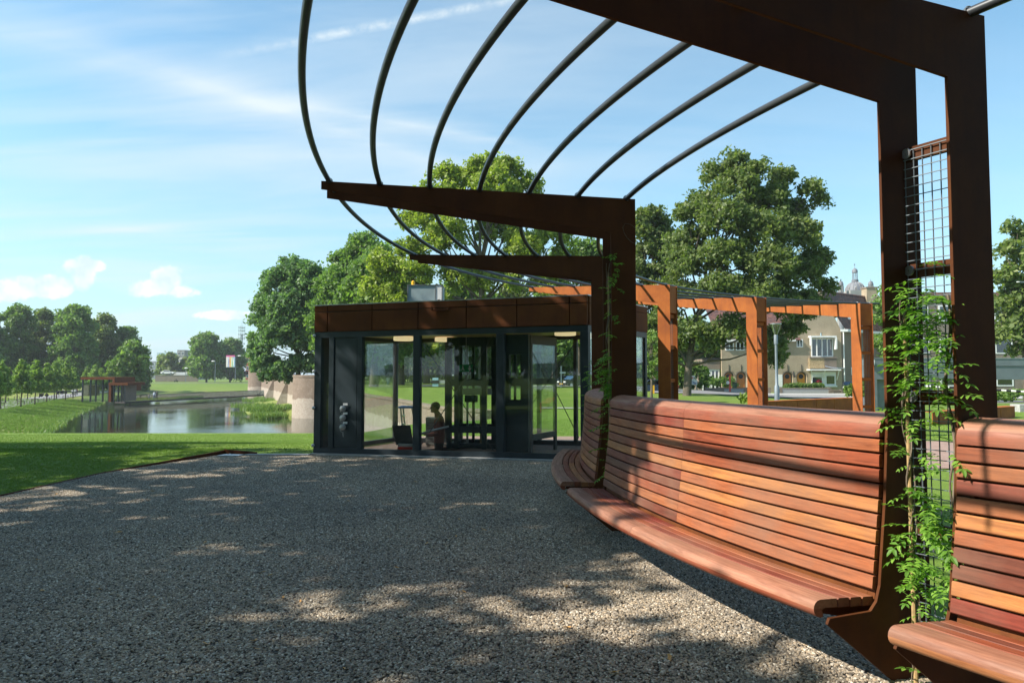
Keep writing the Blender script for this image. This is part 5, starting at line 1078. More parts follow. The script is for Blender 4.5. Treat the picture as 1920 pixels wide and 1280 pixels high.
MB().tube([ap+Vector((0,0,.1)), ap2+Vector((0,0,.1))], .16, 6).build('ridge', M['tile'], hs)
MB().hexa([ev0+Vector((-.9,-.25,-.35)), ev0+Vector((.15,-.35,-.35)), ev1+Vector((.15,-.35,-.35)), ev1+Vector((-.9,.1,-.35)), ev0+Vector((-.9,-.25,.0)), ev0+Vector((.15,-.35,.0)), ev1+Vector((.15,-.35,.0)), ev1+Vector((-.9,.1,.0))]).build('gutter', M['white'], hs)
ch = at(1632, 566, 108); MB().box(ch.x-.85, ch.x+.85, 107, 108.6, 9, hz(541,108)).build('chimney', M['brick'], hs); MB().box(ch.x-.95, ch.x+.95, 106.9, 108.7, hz(541,108), hz(538.5,108)).build('chimney', M['brick_low'], hs)
dm = ev0.lerp(ap, .30)+sdv*4.2; dr_ = MB().hexa([dm+Vector((-1.2,-.9,-.1)), dm+Vector((1.7,-.9,-.1)), dm+Vector((1.7,1.2,-.1)), dm+Vector((-1.2,1.2,-.1)), dm+Vector((-1.2,-.9,1.0)), dm+Vector((1.7,-.9,1.0)), dm+Vector((1.7,1.2,1.0)), dm+Vector((-1.2,1.2,1.0))]).build('dormer', M['white'], hs)
MB().box(dm.x-.2, dm.x+1.3, dm.y-.93, dm.y-.905, dm.z+.25, dm.z+.85).build('pane', M['winglass'], dr_)
def window(root, x0, x1, z0, z1, y, nx=2, fr=.10, nz=1, blind=0):
    f_ = MB(); f_.box(x0, x1, y, y+.1, z0, z0+fr); f_.box(x0, x1, y, y+.1, z1-fr, z1)
    for i in range(nx+1):
        x = x0+(x1-x0-fr)*i/nx; f_.box(x, x+fr, y, y+.1, z0+fr, z1-fr)
    for j in range(1, nz): z = z0+(z1-z0)*j/nz; f_.box(x0, x1, y+.01, y+.09, z-.03, z+.03)
    o = f_.build('window', M['white'], root)
    MB().box(x0+fr, x1-fr, y+.06, y+.075, z0+fr, z1-fr).build('pane', M['winglass'], o)
    MB().box(x0+fr, x1-fr, y+.5, y+.52, z0+fr, z1-fr).build('curtain', M['black'], o)
    if blind: MB().box(x0+fr, x1-fr, y+.03, y+.05, z1-fr-(z1-z0)*blind, z1-fr).build('blind', M['white'], o)
    return o
window(hs, *bay_up, HD-.08, 4, .14); window(hs, bay_dn[0], hx(1542), bay_dn[2], bay_dn[3], HD-.08, 1, .18, blind=.3); window(hs, hx(1546), bay_dn[1], bay_dn[2], bay_dn[3], HD-.08, 1, .18, blind=.2)
MB().box(hx(1542), hx(1546), HD-.08, HD+.1, bay_dn[2], bay_dn[3]).build('window_post', M['white'], hs)
MB().box(hx(1516), hx(1567), HD-.35, HD-.002, hz(671.5), hz(669)).build('sill', M['brick_low'], hs)
MB().box(hx(1516), hx(1544), HD-.25, HD-.002, hz(690), hz(671.6)).build('balcony_panel', plain('yellow_brick', (.36,.27,.15), .85, 0, .35, 6), hs)
MB().box(hx(1544.2), hx(1567), HD-.25, HD-.002, hz(690), hz(671.6)).build('balcony_panel', M['brick_low'], hs)
sr = MB(); sr.box(hx(1516), hx(1564), HD-.9, HD-.002, hz(633), hz(630)); sr.box(hx(1516), hx(1518), HD-.9, HD-.5, hz(648), hz(633)); sr.box(hx(1562), hx(1565), HD-.9, HD-.3, hz(655), hz(633)); sr.build('awning_box', M['white'], hs)
aw = MB(); aw.box(hx(1512), hx(1570), HD-1.1, HD-.002, hz(694.5), hz(692)); aw.beam((hx(1515),HD-1.0,hz(694)), (hx(1520),HD-.1,hz(712)), .1); aw.beam((hx(1567),HD-1.0,hz(694)), (hx(1567.5),HD-.1,hz(712)), .1); aw.beam((hx(1541),HD-1.0,hz(694)), (hx(1543),HD-.1,hz(708)), .1); aw.build('awning_box', M['white'], hs)
MB().box(hx(1520), hx(1567), HD-.3, HD-.002, hz(725), hz(722.3)).build('sill', M['white'], hs)
MB().tube([(hx(1582), HD-.1, gz), (hx(1582), HD-.1, ez)], .09, 8).build('downpipe', M['white'], hs)
MB().tube([(hx(1545), HD-.35, hz(686)), (hx(1556), HD-.35, hz(689)), (hx(1582), HD-.2, hz(690.5))], .08, 8).build('downpipe', M['steel'], hs)
c = c0+sdv*2.6; MB().hexa([c+Vector((0,-.06,hz(703))), c+sdv*1.2+Vector((0,-.06,hz(703))), c+sdv*1.2+Vector((0,.1,hz(703))), c+Vector((0,.1,hz(703))), c+Vector((0,-.06,hz(688))), c+sdv*1.2+Vector((0,-.06,hz(688))), c+sdv*1.2+Vector((0,.1,hz(688))), c+Vector((0,.1,hz(688)))]).build('window', M['white'], hs)
c = c+sdv*.2; MB().hexa([c+Vector((0,-.08,hz(702))), c+sdv*.8+Vector((0,-.08,hz(702))), c+sdv*.8+Vector((0,-.065,hz(702))), c+Vector((0,-.065,hz(702))), c+Vector((0,-.08,hz(689))), c+sdv*.8+Vector((0,-.08,hz(689))), c+sdv*.8+Vector((0,-.065,hz(689))), c+Vector((0,-.065,hz(689)))]).build('pane', M['winglass'], hs)
c = c0+sdv*3.9; MB().hexa([c+Vector((0,-.06,hz(646))), c+sdv*1.0+Vector((0,-.06,hz(646))), c+sdv*1.0+Vector((0,.1,hz(646))), c+Vector((0,.1,hz(646))), c+Vector((0,-.06,hz(630))), c+sdv*1.0+Vector((0,-.06,hz(630))), c+sdv*1.0+Vector((0,.1,hz(630))), c+Vector((0,.1,hz(630)))]).build('window', M['white'], hs)
dcol = {0: plain('orange_door_paint', (.52,.17,.04), .4), 1: plain('bright_orange_door_paint', (.68,.27,.03), .4)}
def arch_door(root, px0, px1, pyt, kind):
    x0, x1 = hx(px0), hx(px1); z1 = hz(pyt); r = (x1-x0)/2; cx = (x0+x1)/2; zc = z1-r
    sp_ = MB()                            # brick spandrels that turn the square opening into an arch
    for s in (-1, 1):
        pts = [(cx+s*r, HD+.02, z1), (cx, HD+.02, z1)] + [(cx+s*r*math.sin(a), HD+.02, zc+r*math.cos(a)) for a in np.linspace(0.02, math.pi/2, 7)]
        sp_.prism(pts, (0,1,0), .3)
    sp_.build('arch', M['brick'], root)
    rg = MB(); 
    for a in np.linspace(-math.pi/2, math.pi/2, 11)[:-1]:
        b_ = a+math.pi/10.5; rg.prism([(cx+(r+o)*math.sin(t), HD-.03, zc+(r+o)*math.cos(t)) for o, t in ((0,a),(.16,a),(.16,b_),(0,b_))], (0,1,0), .06)
    rg.build('arch_trim', M['brick_low'], root)
    ri = r*.74; pts = [(cx-ri, HD+.28, gz+.15), (cx+ri, HD+.28, gz+.15)] + [(cx+ri*math.cos(a), HD+.28, zc+ri*math.sin(a)) for a in np.linspace(0, math.pi, 11)]
    d = MB().prism(pts, (0,1,0), .06).build('door', dcol[kind], root)
    MB().box(x0, x1, HD+.36, HD+.4, gz, z1).build('door_frame', M['brick_low'], root)
    MB().lathe([(.36*r*1.3, 0), (.36*r*1.3, -.02), (.01, -.02)], 14, (cx, HD+.275, zc+.05), 'y').build('door_window', M['black'], d)
    MB().box(cx-.42*ri-.04, cx-.42*ri+.04, HD+.2, HD+.275, gz+1.1, gz+1.25).build('handle', M['steel'], d)
    MB().beam((cx, HD-.04, z1+.1), (cx, HD-.04, z1+1.0), .05).build('door_rod', M['black'], root)
for a, b_, c, k in doors: arch_door(hs, a, b_, c, k)
lt = at(1489, 705, HD-.3); MB().tube([lt, lt+Vector((0,.28,.2)), lt+Vector((0,.29,.7))], .05, 6).ball(lt, .14, .14, .18, 8, 6).build('wall_lamp', M['black'], hs)
ter = empty('terraced_house', (hx(1380), HD, -1), 'long buff brick terraced house with arched doors, mostly behind the big tree', 'house')
h2 = [(hx(a), hx(b_), gz, hz(c)) for a, b_, c, _ in doors2] + [(hx(1360), hx(1376), hz(657), hz(640)), (hx(1380), hx(1396), hz(657), hz(640)), (hx(1480), hx(1507), hz(652), hz(635))]
facade(ter, hx(1353), hx(1454.9), gz, 6.6, HD, .35, h2[:4], 0).build('wall', M['brick'], ter)
window(hs, *wl_, HD-.05, 2, .12)
for w_ in h2[2:4]: window(ter, *w_, HD-.05, 2, .12)
for a, b_, c, k in doors2: arch_door(ter, a, b_, c, 0)
rb = MB(); 
for i in range(20):
    for k in range(60):
        x0_ = hx(1346)+(hx(1500)-hx(1346))*k/60; x1_ = x0_+(hx(1500)-hx(1346))/60*.86; ya, za = HD-.4+i*.32, 6.6+i*.25; rb.add([(x0_,ya-.04,za+.05),(x1_,ya-.04,za+.05),(x1_,ya+.32,za+.25),(x0_,ya+.32,za+.25),(x0_,ya-.04,za-.08),(x1_,ya-.04,za-.08)], [(0,1,2,3),(4,5,1,0)])
rb.build('roof_tiles', M['tile'], ter, kind='stuff'); MB().hexa([(hx(1346),HD-.4,6.5),(hx(1500),HD-.4,6.5),(hx(1500),HD+6,11.5),(hx(1346),HD+6,11.5),(hx(1346),HD-.4,6.6),(hx(1500),HD-.4,6.6),(hx(1500),HD+6,11.6),(hx(1346),HD+6,11.6)]).build('roof', M['tile'], ter)
MB().box(hx(1346), hx(1490), HD-.55, HD-.38, 6.35, 6.62).build('gutter', M['white'], ter)
MB().box(hx(1400), hx(1408), HD-.05, HD+.3, gz, hz(702)).build('garage_door', M['white'], ter); MB().box(hx(1453.5), hx(1466), HD-.06, HD-.003, hz(725), hz(702)).build('garage_door', M['white'], ter)
wn_ = empty('house_extension', (hx(1338), HD, -1), 'lower brick extension with white framed shop windows left of the first doors', 'house')
MB().box(hx(1318), hx(1352), HD+.5, HD+5, hz(692), hz(673)).build('wall', M['brick_low'], wn_); MB().box(hx(1318), hx(1352.5), HD+.3, HD+5.2, hz(673), hz(671)).build('roof_edge', M['black'], wn_)
window(wn_, hx(1318), hx(1334), gz, hz(692), HD+.6, 1, .2, 2); window(wn_, hx(1334.3), hx(1351), gz, hz(692), HD+.6, 2, .2, 2); MB().box(hx(1318), hx(1352), HD+1.4, HD+5, gz, hz(692)).build('rear_wall', M['brick_low'], wn_)
# garden walls
for (a, b_, t, bt, lab, mat) in ((1322,1352,727,738,'low garden wall left of the first gate opening','brick_low'), (1352,1398,727,737,'low rendered garden wall before the left doors','concrete'), (1400,1444,727,739,'low garden wall behind the sunlit post','brick_low'), (1461,1557,727,741,'long low rendered garden wall below the right doors','concrete'), (1557.5,1580,731,740,'low brick wall end beside the downpipe','brick_low')):
    g = empty('garden_wall', (hx(a,93), 93, -1.2), lab, 'wall'); x0, x1 = hx(a,93), hx(b_,93)
    MB().box(x0, x1, 93, 93.3, -1.6, hz(t,93)-.12).build('wall_body', M[mat], g); MB().box(x0-.04, x1+.04, 92.95, 93.35, hz(t,93)-.12, hz(t,93)).build('coping', M['brick_low'], g)
    for x in (x0, x1-.35): MB().box(x, x+.35, 92.96, 93.34, -1.6, hz(t,93)+.06).build('pier', M['brick_low'], g)
# house far right and buildings behind the park
def block(name, px0, px1, pyt, pyb, d, dep, m, label, rows=0, colsn=0, roof=None, wm='winglass', cat='building'):
    a = at(px0, pyb, d); b = at(px1, pyt, d); r = empty(name, (a.x, d, a.z), label, cat)
    MB().box(a.x, b.x, d, d+dep, a.z, b.z).build('wall', m, r)
    if roof: MB().box(a.x-.3, b.x+.3, d-.3, d+dep+.3, b.z, b.z+(b.z-a.z)*.06+.1).build('roof', roof, r)
    for j in range(rows):
        for i in range(colsn):
            x0 = a.x+(b.x-a.x)*(i+.18)/colsn; x1 = a.x+(b.x-a.x)*(i+.82)/colsn; z0 = a.z+(b.z-a.z)*(j+.3)/rows; z1 = a.z+(b.z-a.z)*(j+.8)/rows
            o = MB().box(x0, x1, d-.06, d-.004, z0, z1).build('window', M['white'], r); MB().box(x0+.1*(x1-x0), x1-.1*(x1-x0), d-.08, d-.062, z0+.08*(z1-z0), z1-.08*(z1-z0)).build('pane', M[wm], o)
    return r
block('brick_house', 1700, 1960, 560, 742, 105, 9, M['brick_low'], 'brick house behind the climber and the barrier at the far right', 3, 5, M['tile'], cat='house')
block('brick_house', 1196, 1222, 640, 735, 128, 8, M['brick_low'], 'brick house with stacked windows seen right of the pavilion', 3, 2, M['tile'], cat='house')
block('apartment_block', 1010, 1195, 650, 728, 140, 9, M['brick_low'], 'long brick building behind the park trees through the right glass', 2, 12, None)
block('office_block', 282, 320, 677, 712, 560, 30, plain('grey_cladding', (.20,.22,.25), .6), 'grey office block left of the far round trees', 3, 4, None)
block('office_block', 294, 322, 661, 679, 600, 30, plain('pale_cladding', (.42,.55,.60), .35), 'glassy pale blue office top with masts', 1, 5, None)
block('office_block', 332, 346, 656, 715, 570, 25, plain('dark_cladding', (.16,.15,.15), .6), 'dark brown office tower between the far trees', 4, 2, None)
block('apartment_block', 336, 362, 670, 712, 480, 25, plain('pale_render', (.52,.47,.42), .7), 'pale apartment block right of the dark tower', 3, 4, None)
block('office_block', 320, 334, 665, 712, 620, 25, plain('white_cladding', (.6,.62,.62), .5), 'whitish office block between the blue and the dark ones', 3, 2, None)
block('red_building', 461, 480, 655, 712, 380, 20, plain('red_brick', (.32,.075,.045), .8), 'red brick building behind the bus', 4, 3, M['white'])
yw = empty('yard_wall', at(330,712,345), 'long low brown wall below the far round trees', 'wall'); a = at(292,714,345); b = at(372,703.5,345); MB().box(a.x, b.x, 345, 345.4, a.z-1, b.z).build('wall_body', M['brick_low'], yw); MB().box(a.x, b.x, 344.9, 345.5, b.z, b.z+.15).build('coping', M['concrete'], yw)
wf = empty('panel_fence', at(345,703,356), 'white panelled fence behind the brown wall', 'fence')
for i in range(8):
    a = at(326+i*5.4,703.3,350); b = at(326+i*5.4+5.1,697.5,350); MB().box(a.x, b.x, 350, 350.15, a.z, b.z).build('panel', M['white'], wf)
# vehicles
def car(px, py, d, paint, label, rz=0, s=1.0, cat='car', name='parked_car'):
    p = at(px, py, d); p.z = py and p.z; r = empty(name, p, label, cat, rz=rz)
    def L(mb, nm, m, par=r, **k):
        o = mb.build(nm, m, **k); o.parent = par; return o
    prof = [(-2.1,.28),(2.1,.28),(2.14,.55),(2.05,.78),(1.2,.92),(.55,1.40),(-.95,1.44),(-1.75,.98),(-2.1,.92),(-2.16,.6)]
    bdy = L(MB().prism([(x, -.84, z) for x, z in prof], (0,1,0), 1.68), 'body', paint, bevel=.06)
    L(MB().prism([(1.08,-.86,.94),(.52,-.86,1.33),(-.9,-.86,1.36),(-1.5,-.86,.98)], (0,1,0), 1.72), 'side_window', M['winglass'])
    L(MB().prism([(1.16,-.7,.95),(.58,-.7,1.38),(.62,-.7,1.39),(1.22,-.7,.96)], (0,1,0), 1.4), 'windscreen', M['winglass'])
    for x in (-1.3, 1.32):
        for y in (-.80, .80):
            w = L(MB().lathe([(.2,-.1),(.32,-.1),(.33,0),(.32,.1),(.2,.1)], 16, (x, y, .32), 'y'), 'wheel', M['black']); L(MB().lathe([(.02,-.105),(.19,-.105),(.19,.105),(.02,.105)], 12, (x, y, .32), 'y'), 'rim', M['steel'], w)
    for y in (-.6, .6): L(MB().box(2.06, 2.15, y-.17, y+.17, .62, .76), 'headlight', M['white']); L(MB().box(-2.18, -2.1, y-.17, y+.17, .66, .84), 'tail_light', M['red'])
    L(MB().box(2.15, 2.17, -.26, .26, .4, .5), 'number_plate', M['yellow']); L(MB().box(-2.19, -2.17, -.26, .26, .5, .6), 'number_plate', M['yellow'])
    r.scale = (s,)*3; return r
cb = plain('dark_blue_paint', (.02,.035,.07), .25, .3); ck = plain('black_car_paint', (.02,.02,.022), .25, .3); cg = plain('grey_car_paint', (.12,.13,.14), .25, .4)
car(1228, 739, 66, cb, 'dark blue car behind the yellow post right of the pavilion', R(165))
car(1062, 725, 88, cb, 'dark blue car parked left of the road sign, seen through glass', R(175))
car(1078, 726, 84, ck, 'black car with yellow number plate seen through the right glass pane', R(215))
car(1594, 735, 92, ck, 'dark car parked at the house corner beside the last orange post', R(240))
car(1662, 731, 88, cg, 'grey car with yellow number plate under the grey portal', R(260))
car(436, 710.5, 330, ck, 'black car on the far road below the colourful banner', R(5))
van = car(316, 702, 348, M['white'], 'white van parked behind the brown wall in the far distance', R(0), 1.5, 'van', 'parked_van')
bus = empty('bus', at(464,707,335), 'red and white bus beside the red building', 'bus'); a = at(457,706.5,335); b = at(475,695,335)
MB().box(a.x, b.x, 335, 346, a.z+.4, b.z).build('body', plain('bus_red', (.45,.03,.03), .4), bus, bevel=.1); MB().box(a.x+.2, a.x+2.3, 334.9, 334.99, a.z+1.5, b.z-.3).build('windscreen', M['winglass'], bus); MB().box(a.x+.1, b.x-.5, 334.93, 334.995, a.z+.45, a.z+1.2).build('front_panel', M['white'], bus)
MB().box(a.x+2.6, b.x-.2, 334.9, 334.99, a.z+1.5, b.z-.3).build('side_window', M['winglass'], bus)
for x in (a.x+.7, b.x-.9): MB().lathe([(.2,-.1),(.5,-.1),(.5,.1),(.2,.1)], 14, (x, 334.95, a.z+.5), 'y').build('wheel', M['black'], bus)
# colourful banner on poles
bn = empty('banner', at(432,709,305), 'tall banner with dripping rainbow stripes on dark poles by the far road', 'banner')
tm = MT('dripping_stripes', .6); s_ = tm.n.new('ShaderNodeSeparateXYZ'); tm.l.new(tm.co('Generated'), s_.inputs[0])
st = tm.ramp(s_.outputs[0], [(0,(.75,.6,.5)),(.15,(.8,.75,.72)),(.3,(.1,.2,.6)),(.4,(.75,.3,.15)),(.5,(.85,.45,.05)),(.62,(.8,.65,.1)),(.72,(.25,.55,.15)),(.82,(.05,.35,.6)),(1,(.02,.35,.65))])
nb = tm.noise(9, 4, .6, tm.co('Generated', (1.6,1,.12))); stt = tm.mix(tm.math('MULTIPLY', tm.math('SUBTRACT', nb, .47, True), 14, True), st, (.85,.8,.78))
tm.col(tm.mix(tm.math('GREATER_THAN', tm.math('ADD', s_.outputs[2], tm.math('MULTIPLY', nb, .5)), 1.12), stt, (.75,.12,.35)))
a = at(424,688,305); b = at(440.5,666,305); MB().box(a.x, b.x, 305, 305.12, a.z, b.z).build('cloth', tm.m, bn)
for px in (425,431,436,440): p = at(px,709.5,305); MB().tube([p-Vector((0,0,.5)), Vector((p.x,305.2,b.z))], .09, 6).build('pole', M['black'], bn)
# telecom mast
ms = empty('telecom_mast', at(452,700,520), 'grey lattice telecom mast with stacked antenna rings above the far trees', 'mast')
pb_ = at(452.5,712,520); pt_ = at(452.5,604,520); q = MB(); wd = .9
for sx_, sy_ in ((-1,-1),(1,-1),(1,1),(-1,1)): q.beam((pb_.x+sx_*wd,520+sy_*wd,pb_.z), (pb_.x+sx_*.45,520+sy_*.45,pt_.z-9), .28)
for k in range(14):
    z0 = pb_.z+(pt_.z-9-pb_.z)*k/14; z1 = pb_.z+(pt_.z-9-pb_.z)*(k+1)/14; q.beam((pb_.x-.8,519.4,z0), (pb_.x+.8,519.4,z1), .18); q.beam((pb_.x+.8,519.4,z0), (pb_.x-.8,519.4,z1), .18)
q.build('lattice', M['steel'], ms); MB().tube([(pb_.x,520,pt_.z-9), (pb_.x,520,pt_.z)], .14, 6).build('spike', M['steel'], ms)
for py in (614,620,627,634):
    z = hz(py,520); o = MB(); o.lathe([(2.1,-.12),(2.2,-.12),(2.2,.12),(2.1,.12)], 12, (pb_.x,520,z)); [o.box(pb_.x+2.2*math.cos(a)-.25, pb_.x+2.2*math.cos(a)+.25, 520+2.2*math.sin(a)-.2, 520+2.2*math.sin(a)+.2, z-.9, z+1.1) for a in (0,1.57,3.14,4.71)]; o.box(pb_.x-2.1, pb_.x+2.1, 519.9, 520.1, z-.1, z+.1); o.build('antenna_ring', M['steel'], ms)
# basilica dome
BD = 380.; bx = at(1606.5, 550, BD); bs = empty('basilica', (bx.x, BD, -2), 'grey domed basilica with lantern, cross and side turrets above the roof', 'church'); lead = plain('lead_roof', (.15,.155,.175), .65, 0, .25, .4); stn = plain('pale_stone', (.27,.26,.25), .8, 0, .2, .3)
def Z(py): return hz(py, BD)
u = F/BD
prof = [(16.5/u, Z(549)), (16.5/u, Z(546))] + [(16.3/u*math.cos(t)**.9+.2, Z(546)+(Z(528)-Z(546))*math.sin(t)) for t in np.linspace(0, 1.28, 9)] + [(5.0/u, Z(527.5))]
MB().lathe(prof, 28, (bx.x, BD, 0)).build('dome', lead, bs, auto=True)
ribs = MB()
for k in range(16):
    a = 2*math.pi*k/16+.1; pts = [Vector((bx.x+(r+.08)*math.cos(a), BD+(r+.08)*math.sin(a), z)) for r, z in prof[1:-1]]; ribs.tube(pts, .14, 4)
ribs.build('dome_rib', stn, bs)
MB().lathe([(17/u, -2), (17/u, Z(549)), (17.6/u, Z(548.9)), (17.6/u, Z(548))], 28, (bx.x, BD, 0)).build('drum', stn, bs, auto=True)
for k in range(8):
    a = 2*math.pi*(k+.5)/8; x = bx.x+15.5/u*math.cos(a); y = BD+15.5/u*math.sin(a); w = MB().box(x-.55, x+.55, y-.4, y+.4, Z(547), Z(540)).lathe([(.55,0),(.4,.5),(.0,.75)], 8, (x,y,Z(540))).build('dormer', stn, bs); MB().box(x-.28, x+.28, y-.45, y-.41, Z(546), Z(541)).build('pane', M['black'], w)
MB().lathe([(6/u, Z(528)), (6/u, Z(524)), (4.8/u, Z(523.5))], 14, (bx.x, BD, 0)).build('lantern_base', lead, bs, auto=True)
for k in range(8):
    a = 2*math.pi*k/8; MB().tube([(bx.x+4.4/u*math.cos(a), BD+4.4/u*math.sin(a), Z(524)), (bx.x+4.2/u*math.cos(a), BD+4.2/u*math.sin(a), Z(510))], .17, 6).build('lantern_column', lead, bs)
MB().lathe([(5/u, Z(510.5)), (5.1/u, Z(509.5)), (4.8/u, Z(506)), (3.6/u, Z(503.5)), (1.5/u, Z(502.3)), (.35/u, Z(501)), (.1, Z(493.5))], 14, (bx.x, BD, 0)).build('lantern_cap', lead, bs, auto=True)
MB().box(bx.x-1.2/u*1.3, bx.x+1.2/u*1.3, BD-.08, BD+.08, Z(495.2), Z(494.4)).box(bx.x-.1, bx.x+.1, BD-.08, BD+.08, Z(497), Z(492.8)).build('cross', lead, bs)
for px in (1579.5, 1636):
    c = at(px, 550, BD-6); t = MB().lathe([(4.2/u, -2), (4.2/u, Z(537.5)), (4.7/u, Z(537)), (4.7/u, Z(536.2)), (4.5/u, Z(534)), (3.4/u, Z(530.5)), (1.3/u, Z(529)), (.3/u, Z(528)), (.05, Z(525))], 12, (c.x, BD-6, 0)).build('turret', lead, bs, auto=True)
    for k in range(8): a = 2*math.pi*k/8+.2; MB().box(c.x+4.25/u*math.cos(a)-.16, c.x+4.25/u*math.cos(a)+.16, BD-6+4.25/u*math.sin(a)-.16, BD-6+4.25/u*math.sin(a)+.16, Z(550), Z(538)).build('pilaster', stn, t)
MB().box(at(1584,0,BD).x, at(1629,0,BD).x, BD-8, BD+8, -2, Z(546.5)).build('nave', stn, bs)
# ------------------------------------------------------------------ street furniture
sl = empty('street_lamp', at(1455.5,750,45), 'grey street lamp with conical clear lantern left of the middle orange post', 'street lamp')
c = at(1455.5,750,45); zt_ = hz(606,45)
MB().lathe([(.16,-.3),(.16,.9),(.10,1.0),(.085,2.6),(.085,zt_-c.z-1.35)], 12, (c.x,45,c.z)).build('pole', M['gsteel'], sl, auto=True); MB().lathe([(.13,0),(.13,.55),(.11,.6)], 12, (c.x,45,zt_-1.35)).build('pole_collar', M['gsteel'], sl, auto=True)
MB().lathe([(.10,0),(.34,.68),(.35,.70),(.33,.70),(.09,.03)], 16, (c.x,45,zt_-.76)).build('lantern_glass', glass('lantern_glass', (.8,.85,.85), 2.0, .1), sl, auto=True)
MB().lathe([(.37,0),(.37,.045),(.2,.07),(.03,.08)], 16, (c.x,45,zt_-.06)).build('lantern_cap', M['steel'], sl, auto=True)
for k in range(4): a = k*math.pi/2+.6; MB().beam((c.x+.10*math.cos(a),45+.10*math.sin(a),zt_-.76), (c.x+.34*math.cos(a),45+.34*math.sin(a),zt_-.06), .02).build('lantern_rib', M['steel'], sl)
def arm_lamp(px, pyt, pyb, d, pxh, label, r=.06):
    b = at(px, pyb, d); t = at(px, pyt+3, d); h = at(pxh, pyt, d); rr_ = empty('street_lamp', b, label, 'street lamp'); MB().tube([b-Vector((0,0,.5)), t, t.lerp(h,.3)+Vector((0,0,(h.z-t.z)*.6)), h], [r*1.4, r, r*.8, r*.7], 6).build('pole', M['gsteel'], rr_); MB().ball(h, d*.0028, d*.0015, d*.0009, 8, 5).build('lamp_head', M['white'], rr_)
arm_lamp(266, 679, 719, 200, 262.5, 'thin road lamp in front of the wood end', .08); arm_lamp(404, 677, 714, 300, 400, 'road lamp standing among the far trees', .12); arm_lamp(442, 667, 708, 310, 449, 'road lamp just right of the colourful banner', .12); arm_lamp(349, 690, 714, 300, 349.5, 'short road lamp before the brown wall', .1); arm_lamp(1945, 528, 745, 55, 1914, 'street lamp with white head entering at the right edge', .07)
gp = empty('height_portal', at(1640,768,31), 'grey steel height limit portal over the garage entrance at the right', 'portal')
a = at(1626,768,31); MB().box(a.x, a.x+.42, 31, 31.55, -.1, hz(711.5,31)).build('post', M['gsteel'], gp, bevel=.01)
MB().box(a.x+.425, a.x+.86, 31.25, 31.5, -.1, hz(711.5,31)).build('post', M['gsteel'], gp, bevel=.01)
MB().box(a.x, 31.5, 31.0, 31.5, hz(711.5,31), hz(686.5,31)).build('lower_panel', M['gsteel'], gp, bevel=.01); MB().box(a.x-.02, 31.5, 30.97, 31.5, hz(686.2,31), hz(672.5,31)).build('upper_panel', M['gsteel'], gp, bevel=.01)
MB().box(a.x-.04, 31.5, 30.95, 31.5, hz(672.5,31), hz(672.5,31)+.03).build('top_edge', M['steel'], gp)
b = at(1850,768,31); MB().box(b.x, b.x+.42, 31.05, 31.5, -.1, hz(711.5,31)).build('post', M['gsteel'], gp)
c = at(1633.5, 683, 30.6); dc = empty('dome_camera', c, 'white dome security camera on the left end of the grey portal', 'security camera')
MB().box(c.x+.02, c.x+.24, 30.75, 30.96, c.z+.0, c.z+.2).build('bracket', M['white'], dc, bevel=.01); MB().lathe([(.05,.13),(.10,.11),(.125,.03),(.125,-.04),(.11,-.05)], 16, (c.x,30.6,c.z)).build('housing', M['white'], dc, auto=True); MB().ball((c.x,30.6,c.z-.05), .09, .09, .08, 12, 8).build('lens_dome', M['black'], dc); MB().beam((c.x,30.6,c.z+.15), (c.x+.1,30.85,c.z+.15), .05).build('arm', M['white'], dc)
br = empty('boom_barrier', at(1760,730,36), 'black and white striped barrier boom behind the near post', 'barrier')
A = at(1735, 724, 34.5); B = at(1930, 735, 33.0)
for k in range(22): MB().tube([A.lerp(B, k/22), A.lerp(B, (k+1)/22)], .055, 8).build('boom_stripe', M['white' if k % 2 == 0 else 'black'], br)
p = at(1912, 768, 30); bh = empty('barrier_box', p, 'pale concrete block at the right edge under the barrier', 'block'); MB().box(p.x-.22, p.x+.6, 29.8, 30.4, -.1, hz(757.5,30)).build('block', M['concrete'], bh, bevel=.02)
# rusty planter walls
pw = empty('planter_wall', at(1550,760,30), 'long low rusty steel planter wall behind the long bench', 'planter')
A = Vector((9.4,26.9,0)); B = Vector((16.5,32.3,0)); d_ = B-A; nn = Vector((d_.y,-d_.x,0)).normalized()
for k in range(6):
    p = A+d_*(k/6+.002); q = A+d_*((k+1)/6-.002); MB().hexa([p+Vector((0,0,-.1)), q+Vector((0,0,-.1)), q-nn*.03+Vector((0,0,-.1)), p-nn*.03+Vector((0,0,-.1)), p+Vector((0,0,.53)), q+Vector((0,0,.53)), q-nn*.03+Vector((0,0,.53)), p-nn*.03+Vector((0,0,.53))]).build('side_panel', M['corten'], pw)
MB().hexa([A+nn*.03+Vector((0,0,.53)), B+nn*.03+Vector((0,0,.53)), B-nn*.45+Vector((0,0,.53)), A-nn*.45+Vector((0,0,.53)), A+nn*.03+Vector((0,0,.55)), B+nn*.03+Vector((0,0,.55)), B-nn*.45+Vector((0,0,.55)), A-nn*.45+Vector((0,0,.55))]).build('top_plate', M['corten'], pw)
pw2 = empty('planter_wall', at(1870,765,26), 'shorter rusty steel wall behind the two nearest posts', 'planter')
A = at(1745,0,22); B = at(1900,0,26)
for k in range(5):
    p = A.lerp(B, k/5+.003); q = A.lerp(B, (k+1)/5-.003); MB().hexa([(p.x,p.y,-.1),(q.x,q.y,-.1),(q.x,q.y+.04,-.1),(p.x,p.y+.04,-.1),(p.x,p.y,.40),(q.x,q.y,.40),(q.x,q.y+.04,.40),(p.x,p.y+.04,.40)]).build('side_panel', M['corten'], pw2)
